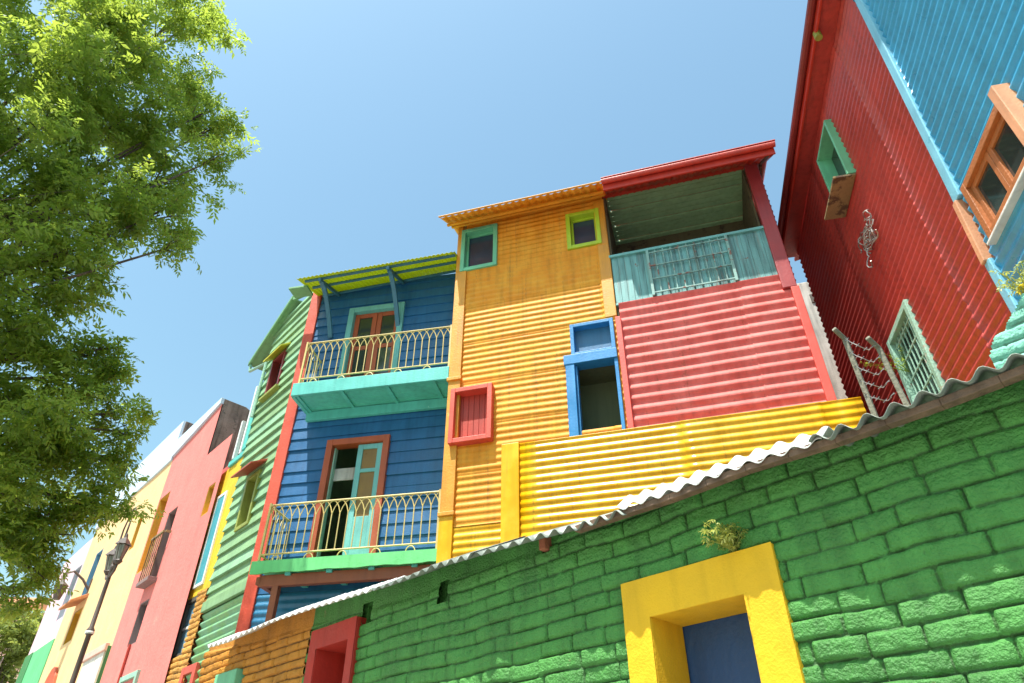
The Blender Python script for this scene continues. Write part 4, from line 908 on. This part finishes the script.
# ================================================================== PLANTS
def leaves(pts, size, rnd, up=.3, per=7, spread=1.0, jit=.3):
    """compound sprays: at each point a short stalk with paired pointed leaflets; returns verts, faces"""
    n = len(pts); az_ = rnd.uniform(0, 2*np.pi, n); el = rnd.normal(-.15, .5, n)
    D = np.stack([np.cos(az_)*np.cos(el), np.sin(az_)*np.cos(el), np.sin(el)], 1)
    Up = np.array([0, 0, 1.0])+rnd.normal(0, .35, (n, 3)); Sx = np.cross(D, Up); Sx /= np.linalg.norm(Sx, axis=1)[:, None]; Nn = np.cross(Sx, D)
    sz = size*rnd.uniform(.55, 1.35, n)
    V = []; Fc = []; c = 0
    for k in range(per):
        if k == per-1: along = (per-1)/2*.55; ang = np.zeros(n)
        else: along = (k//2+.4)*.55; ang = (1 if k % 2 else -1)*rnd.uniform(.7, 1.15, n)
        base = pts+D*(along*sz)[:, None]
        d = D*np.cos(ang)[:, None]+Sx*np.sin(ang)[:, None]+Nn*rnd.normal(-.15, jit, n)[:, None]; d /= np.linalg.norm(d, axis=1)[:, None]
        s = np.cross(d, Nn); s /= np.linalg.norm(s, axis=1)[:, None]; L = sz*rnd.uniform(.8, 1.2, n)
        s = s*np.cos(.4)+Nn*(rnd.normal(0, .45, n))[:, None]
        p0 = base; p1 = base+d*(L*.45)[:, None]+s*(L*.20)[:, None]; p2 = base+d*L[:, None]-Nn*(L*.18)[:, None]; p3 = base+d*(L*.45)[:, None]-s*(L*.20)[:, None]
        V.append(np.stack([p0, p1, p2, p3], 1).reshape(-1, 3)); ii = np.arange(n)*4+c; Fc.append(np.stack([ii, ii+1, ii+2, ii+3], 1)); c += 4*n
    return np.concatenate(V), np.concatenate(Fc)
def fast_mesh(name, V, Fc, mat, parent=None, loc=(0, 0, 0)):
    me = bpy.data.meshes.new(name); n = len(Fc); me.vertices.add(len(V)); me.vertices.foreach_set('co', (V-np.array(loc)).astype(np.float32).ravel())
    me.loops.add(n*4); me.loops.foreach_set('vertex_index', Fc.astype(np.int32).ravel()); me.polygons.add(n)
    me.polygons.foreach_set('loop_start', np.arange(n, dtype=np.int32)*4); me.update(calc_edges=True); me.validate()
    o = bpy.data.objects.new(name, me); COL.objects.link(o); me.materials.append(M[mat]); 
    if parent is not None: o.parent = parent
    return o
def tree(name, label, base, trunk_top, blobs, nspray, size, leafm, seed, tr=.22, per=9, group=None):
    rnd = np.random.default_rng(seed); base = np.array(base, float)
    e = bpy.data.objects.new(name, None); COL.objects.link(e); e.location = base.tolist(); tag(e, label, 'tree', group)
    m = MB(); tt = np.array(trunk_top, float)
    m.tube([base-base, (tt-base)*.5+np.array([.1, .05, 0]), tt-base], tr, 10, tr*.6)
    P_ = []
    wts = np.array([b[3]**2*b[4] for b in blobs]); wts /= wts.sum()
    bm = MB()
    for (x, y, z, r, w), wt in zip(blobs, wts):
        c = np.array([x, y, z]); k = max(3, int(r*5)); mid = tt+(c-tt)*.5+np.array([0, 0, .25*r])
        bm.tube([tt-base, mid-base, c-base], .035+.012*r, 6, .012)
        tips = c+rnd.normal(0, 1, (k*4, 3))*np.array([.62, .62, .5])*r
        for t in tips[:k*2]: bm.tube([c-base+(mid-c)*.1, (c+t)/2-base+rnd.normal(0, .05, 3), t-base], .010, 4, .004)
        n = int(nspray*wt); ids = rnd.integers(0, len(tips), n)
        q = tips[ids]+rnd.normal(0, 1, (n, 3))*np.array([.24, .24, .13])*r*.75
        q[:, 2] -= .0
        P_.append(q)
    trunk = finish('trunk', m.v, m.f, 'bark', e, smooth=True, origin=(0, 0, 0)); 
    finish('limbs', bm.v, bm.f, 'bark', trunk, smooth=True, origin=(0, 0, 0))
    V, Fc = leaves(np.concatenate(P_), size, rnd, per=per)
    fast_mesh('crown', V, Fc, leafm, e, base)
    return e
bl = []
def bp_(x, y, dist, rp, w=1.0):
    if x > 95 and 335 < y < 520: x -= 13
    p = at(x, y, dist); d3 = math.sqrt(p[0]**2+p[1]**2+(p[2]-CAMZ)**2); bl.append((*p, rp/F*d3*.86, w))
for x, y, dist, rp in [(205, 12, 8.2, 17), (170, 25, 8, 34), (190, 78, 8.4, 18), (205, 112, 8.2, 24), (214, 128, 8.2, 14), (218, 158, 8, 20), (165, 130, 8.3, 38), (180, 95, 8.6, 22), (170, 175, 8.6, 25),
        (160, 215, 8.2, 28), (178, 245, 8.0, 16), (120, 235, 8.5, 34), (130, 180, 8.8, 36), (110, 110, 8.6, 48), (120, 50, 8.4, 46), (60, 30, 8.2, 60), (50, 120, 8.6, 60), (60, 200, 8.9, 55), (30, 260, 8.8, 48),
        (80, 268, 9, 22), (70, 300, 9.2, 22), (20, 330, 9, 44), (60, 350, 9.2, 34), (105, 355, 9.3, 24), (125, 348, 9.2, 14), (128, 375, 9.4, 16), (90, 400, 9.6, 34), (128, 415, 9.6, 20), (140, 432, 9.6, 12), (30, 420, 9.4, 50),
        (70, 450, 9.8, 36), (110, 455, 9.8, 22), (125, 458, 9.8, 14), (20, 500, 9.8, 44), (70, 500, 10, 34), (92, 508, 10, 18), (60, 540, 10.2, 30), (15, 555, 10, 34), (45, 575, 10.3, 16), (10, 595, 10.3, 16),
        (-40, 60, 8.4, 80), (-40, 200, 8.8, 80), (-50, 340, 9.2, 80), (-50, 470, 9.8, 70), (60, -40, 8.4, 50), (150, -30, 8.4, 30)]:
    bp_(x, y, dist, rp)
tree('street_tree', 'large leafy green tree overhanging the street from the left edge', (-8.6, 5.2, 0), (-8.2, 5.8, 5.2), bl, 17500, .080, 'leaf', 11, per=9)
# far trees and roof at the street's end
def farpts(lst, dmul=1): return [(*at(x, y, d), rp/F*d*1.2, 1.0) for x, y, d, rp in lst]
b1_ = farpts([(5, 640, 27, 14), (15, 625, 27, 12), (30, 630, 28, 11), (8, 668, 27, 16), (28, 655, 28, 9)])
tree('street_tree', 'pale green far tree beyond the pale pink house', (*at(10, 660, 27)[:2], 0), (*at(10, 660, 27)[:2], 4.5), b1_, 1500, .16, 'leaf_far', 12, tr=.15, per=5)
FW = Frame(-90+0, 0); fr = Frame(-100, 38)
q = fr.px(20, 606)
T = Thing('far_house', 'distant terracotta roofed house at the end of the street', 'house', fr, q[0])
T.part('wall', MB().box(q[0]-9, q[0]+3.2, 0, 5, 0, fr.z(20, 612)), 'far_wall')
T.part('roof', MB().hexa([(q[0]-9.5, -.5, q[1]-.3), (q[0]+3.6, -.5, q[1]-.3), (q[0]+3.2, 3, q[1]+1.0), (q[0]-9.5, 3, q[1]+1.0), (q[0]-9.5, -.5, q[1]), (q[0]+3.6, -.5, q[1]), (q[0]+3.2, 3, q[1]+1.2), (q[0]-9.5, 3, q[1]+1.2)]), 'tile_roof')
wi_ = MB()
for k in range(5): wi_ = MB().box(q[0]-5+k*1.7, q[0]-4.2+k*1.7, -.05, .0, fr.z(20, 640), fr.z(20, 622)); T.part('window', wi_, 'pane_dark')
# weeds
def weed(name, label, fr, u, d, z, h, n, seed, m='weed', flowers=False, cat='plant'):
    rnd = np.random.default_rng(seed); w = np.array(fr.w(u, d, z)); e = bpy.data.objects.new(name, None); COL.objects.link(e); e.location = w.tolist(); tag(e, label, cat)
    st = MB(); P_ = []
    for k in range(n):
        a = rnd.uniform(0, 6.28); r = rnd.uniform(.1, .7)*h; tip = np.array([math.cos(a)*r, math.sin(a)*r, h*rnd.uniform(.4, 1)]); tip = tip-fr.I*abs(tip@fr.I)*1.2
        st.tube([(0, 0, 0), tuple(tip*.5+np.array([0, 0, .1*h])), tuple(tip)], .003, 4, .0015)
        for s in (.4, .6, .75, .9, 1): P_.append(tip*s+rnd.normal(0, .008, 3))
    finish('stems', st.v, st.f, m, e, origin=(0, 0, 0)); V, Fc = leaves(np.array(P_), .022, rnd, per=5); fast_mesh('foliage', V, Fc, m, e)
    if flowers:
        V, Fc = leaves(np.array(P_[::5]), .03, rnd, per=5); fast_mesh('flowers', V, Fc, 'petal', e)
q = G.px(733, 550, dy_); weed('weed', 'small yellow green weed growing on top of the yellow window surround', G, q[0], dy_+.02, yz1, .14, 44, 3)
q = PW.px(1022, 292); weed('flowering_weed', 'leafy weed with yellow flowers above the aqua pier at right edge', PW, q[0]+.02, .0, q[1]-.03, .16, 14, 4, flowers=True)
q = Rr.px(900, 330, -.05); weed('weed', 'leafy sprig in the far corner of the barred window', Rr, rw2[0]+.16, .0, rw2[3]-.55, .35, 16, 9, m='leaf')
# ================================================================== STREET LAMPS
def lamp(label, loc, rz):
    e = bpy.data.objects.new('street_lamp', None); COL.objects.link(e); e.location = loc; e.rotation_euler = (0, 0, rz); tag(e, label, 'street lamp', 'cast iron street lamps')
    m = MB().lathe([(.18, 0), (.18, .12), (.13, .2), (.11, .9), (.14, .95), (.08, 1.0), (.065, 1.1), (.048, 2.3), (.045, 3.0), (.066, 3.02), (.066, 3.08), (.040, 3.12), (.038, 4.1), (.06, 4.12), (.06, 4.18), (.034, 4.22), (.030, 5.05), (.045, 5.1), (.02, 5.2)])
    finish('pole', m.v, m.f, 'iron_dark', e, smooth=True, origin=(0, 0, 0))
    for z_, r_ in ((3.03, .068), (4.14, .062)):
        m = MB().lathe([(r_, z_-.02), (r_+.006, z_), (r_, z_+.02)]); finish('collar', m.v, m.f, 'white_trim', e, origin=(0, 0, 0))
    a = MB()
    for s in (-1, 1):
        a.tube([(0, 0, 4.95), (s*.15, 0, 4.98), (s*.27, 0, 5.0), (s*.34, 0, 5.1)], .022, 6)
        a.tube([(0, 0, 5.1), (s*.06, 0, 5.35), (s*.2, 0, 5.55), (s*.22, 0, 5.8), (s*.08, 0, 5.95)], .024, 6, .012)
        a.tube([(s*.02, 0, 5.2), (s*.16, 0, 5.28), (s*.22, 0, 5.42), (s*.12, 0, 5.5), (s*.05, 0, 5.42)], .018, 6, .01)
    a.tube([(.08, 0, 5.95), (-.1, 0, 6.05), (-.28, 0, 6.02), (-.38, 0, 5.9)], .018, 6, .01)
    finish('scroll_arms', a.v, a.f, 'iron_dark', e, smooth=True, origin=(0, 0, 0))
    for s in (-1, 1):
        x = s*.34; m = MB()
        for i in range(4):
            q = math.pi/4+i*math.pi/2; q2 = q+math.pi/2
            m.tube([(x+.06*math.cos(q), .06*math.sin(q), 5.14), (x+.11*math.cos(q), .11*math.sin(q), 5.38)], .008, 5)
            for r_, z_ in ((.06, 5.14), (.11, 5.38)): m.tube([(x+r_*math.cos(q), r_*math.sin(q), z_), (x+r_*math.cos(q2), r_*math.sin(q2), z_)], .008, 5)
        m.lathe([(.13, 5.38), (.07, 5.46), (.03, 5.50), (.02, 5.55), (.005, 5.57)], 4, (x, 0, 0)); m.lathe([(.03, 5.08), (.07, 5.13), (.06, 5.15)], 8, (x, 0, 0))
        l = finish('lantern', m.v, m.f, 'iron_dark', e, origin=(0, 0, 0))
        m = MB().lathe([(.052, 5.15), (.10, 5.37)], 4, (x, 0, 0)); 
        m.v = [(x+(a_-x)*math.cos(0)-b_*math.sin(0), b_, c_) for a_, b_, c_ in m.v]
        finish('lantern_glass', m.v, m.f, 'lamp_glass', l, origin=(0, 0, 0))
    return e
L1 = lamp('dark double lantern street lamp before the cream house, half under the leaves', (0, 0, 0), 0)
p = at(92, 626, 13.0); L1.location = (p[0], p[1], 0); L1.rotation_euler = (0, 0, R(128))
zt_ = at(118, 556, 13.0)[2]; L1.scale = (1, 1, zt_/5.3)
L2 = L1.copy(); COL.objects.link(L2); p = at(10, 640, 20); L2.location = (p[0], p[1], 0); L2.scale = (.8, .8, .8*L1.scale[2]); L2['label'] = 'farther dark street lamp beyond the pale pink house at left edge'
for ch_ in list(L1.children):
    k_ = ch_.copy(); COL.objects.link(k_); k_.parent = L2
    for g_ in ch_.children: h_ = g_.copy(); COL.objects.link(h_); h_.parent = k_
# wall lantern on the pale house
q = K.px(66, 574, -.6)
T = Thing('wall_lantern', 'small dark scrolled wall lantern hanging from the pale pink front under the leaves', 'lantern', K, q[0], 0, z0=q[1]-.3)
T.part('bracket', MB().tube([(q[0], -.02, q[1]-.25), (q[0], -.2, q[1]-.05), (q[0], -.45, q[1]+.1), (q[0], -.65, q[1]), (q[0], -.6, q[1]-.12)], .03, 6).box(q[0]-.06, q[0]+.06, -.03, .0, q[1]-.4, q[1]), 'iron_dark')
T.part('lantern', MB().lathe([(.08, -.5), (.15, -.2), (.17, -.18), (.04, -.08), (.02, -.02)], 6, (q[0], -.6, q[1]-.1)), 'iron_dark')
# ================================================================== GROUND
def sheet(name, pts, z, mat):
    o = finish(name, [(x, y, z) for x, y in pts], [tuple(range(len(pts)))], mat, origin=(0, 0, 0)); o['kind'] = 'structure'; return o
sheet('ground', [(-400, -400), (400, -400), (400, 400), (-400, 400)], -.004, 'dirt')
def kk(u, d): w = G.w(u, d, 0); return (w[0], w[1])
sheet('road', [kk(-60, -2.2), kk(30, -2.2), kk(30, -9), kk(-60, -9)], 0.0, 'cobble')
m = MB(); a, b_, c, d = kk(-60, -2.2), kk(30, -2.2), kk(30, .9), kk(-60, .9)
m.hexa([(*a, 0), (*b_, 0), (*c, 0), (*d, 0), (*a, .12), (*b_, .12), (*c, .12), (*d, .12)])
o = finish('pavement', m.v, m.f, 'paving', origin=(0, 0, 0)); o['kind'] = 'structure'
# ================================================================== CAMERA, LIGHT, WORLD
cam = bpy.data.cameras.new('camera'); co = bpy.data.objects.new('camera', cam); COL.objects.link(co); S.camera = co
cam.sensor_width = 36; cam.lens = F/1024*36; cam.clip_end = 2000; cam.clip_start = .05
co.location = (0, 0, CAMZ); co.rotation_euler = (R(90)+PITCH, 0, 0)
SUN_AZ, SUN_EL = -142.0, 68.0
sun = bpy.data.lights.new('sun', 'SUN'); sun.energy = 4.9; sun.angle = R(.5); sun.color = (1, .955, .88)
so_ = bpy.data.objects.new('sun', sun); COL.objects.link(so_)
sd_ = Vector((math.sin(R(SUN_AZ))*math.cos(R(SUN_EL)), math.cos(R(SUN_AZ))*math.cos(R(SUN_EL)), math.sin(R(SUN_EL))))
so_.rotation_euler = sd_.to_track_quat('Z', 'Y').to_euler(); so_.location = (0, 0, 20)
W = bpy.data.worlds.new('World'); S.world = W; W.use_nodes = True; t = W.node_tree
sk = t.nodes.new('ShaderNodeTexSky'); sk.sky_type = 'NISHITA'; sk.sun_disc = False; sk.sun_elevation = R(SUN_EL); sk.sun_rotation = R(SUN_AZ)
sk.air_density = 1.6; sk.dust_density = 2.6; sk.ozone_density = 1.0
bg = t.nodes['Background']; tint = t.nodes.new('ShaderNodeMix'); tint.data_type = 'RGBA'; tint.blend_type = 'MULTIPLY'; tint.inputs['Factor'].default_value = 1; tint.inputs['B'].default_value = (.80, 1.0, .96, 1); t.links.new(sk.outputs[0], tint.inputs['A']); t.links.new(tint.outputs['Result'], bg.inputs[0]); bg.inputs[1].default_value = .13
S.view_settings.view_transform = 'Standard'; S.view_settings.look = 'None'; S.view_settings.gamma = 1; S.view_settings.exposure = .85
for o in bpy.data.objects:
    if '_o' in o: del o['_o']
print('verts', sum(len(o.data.vertices) for o in bpy.data.objects if o.type == 'MESH'))
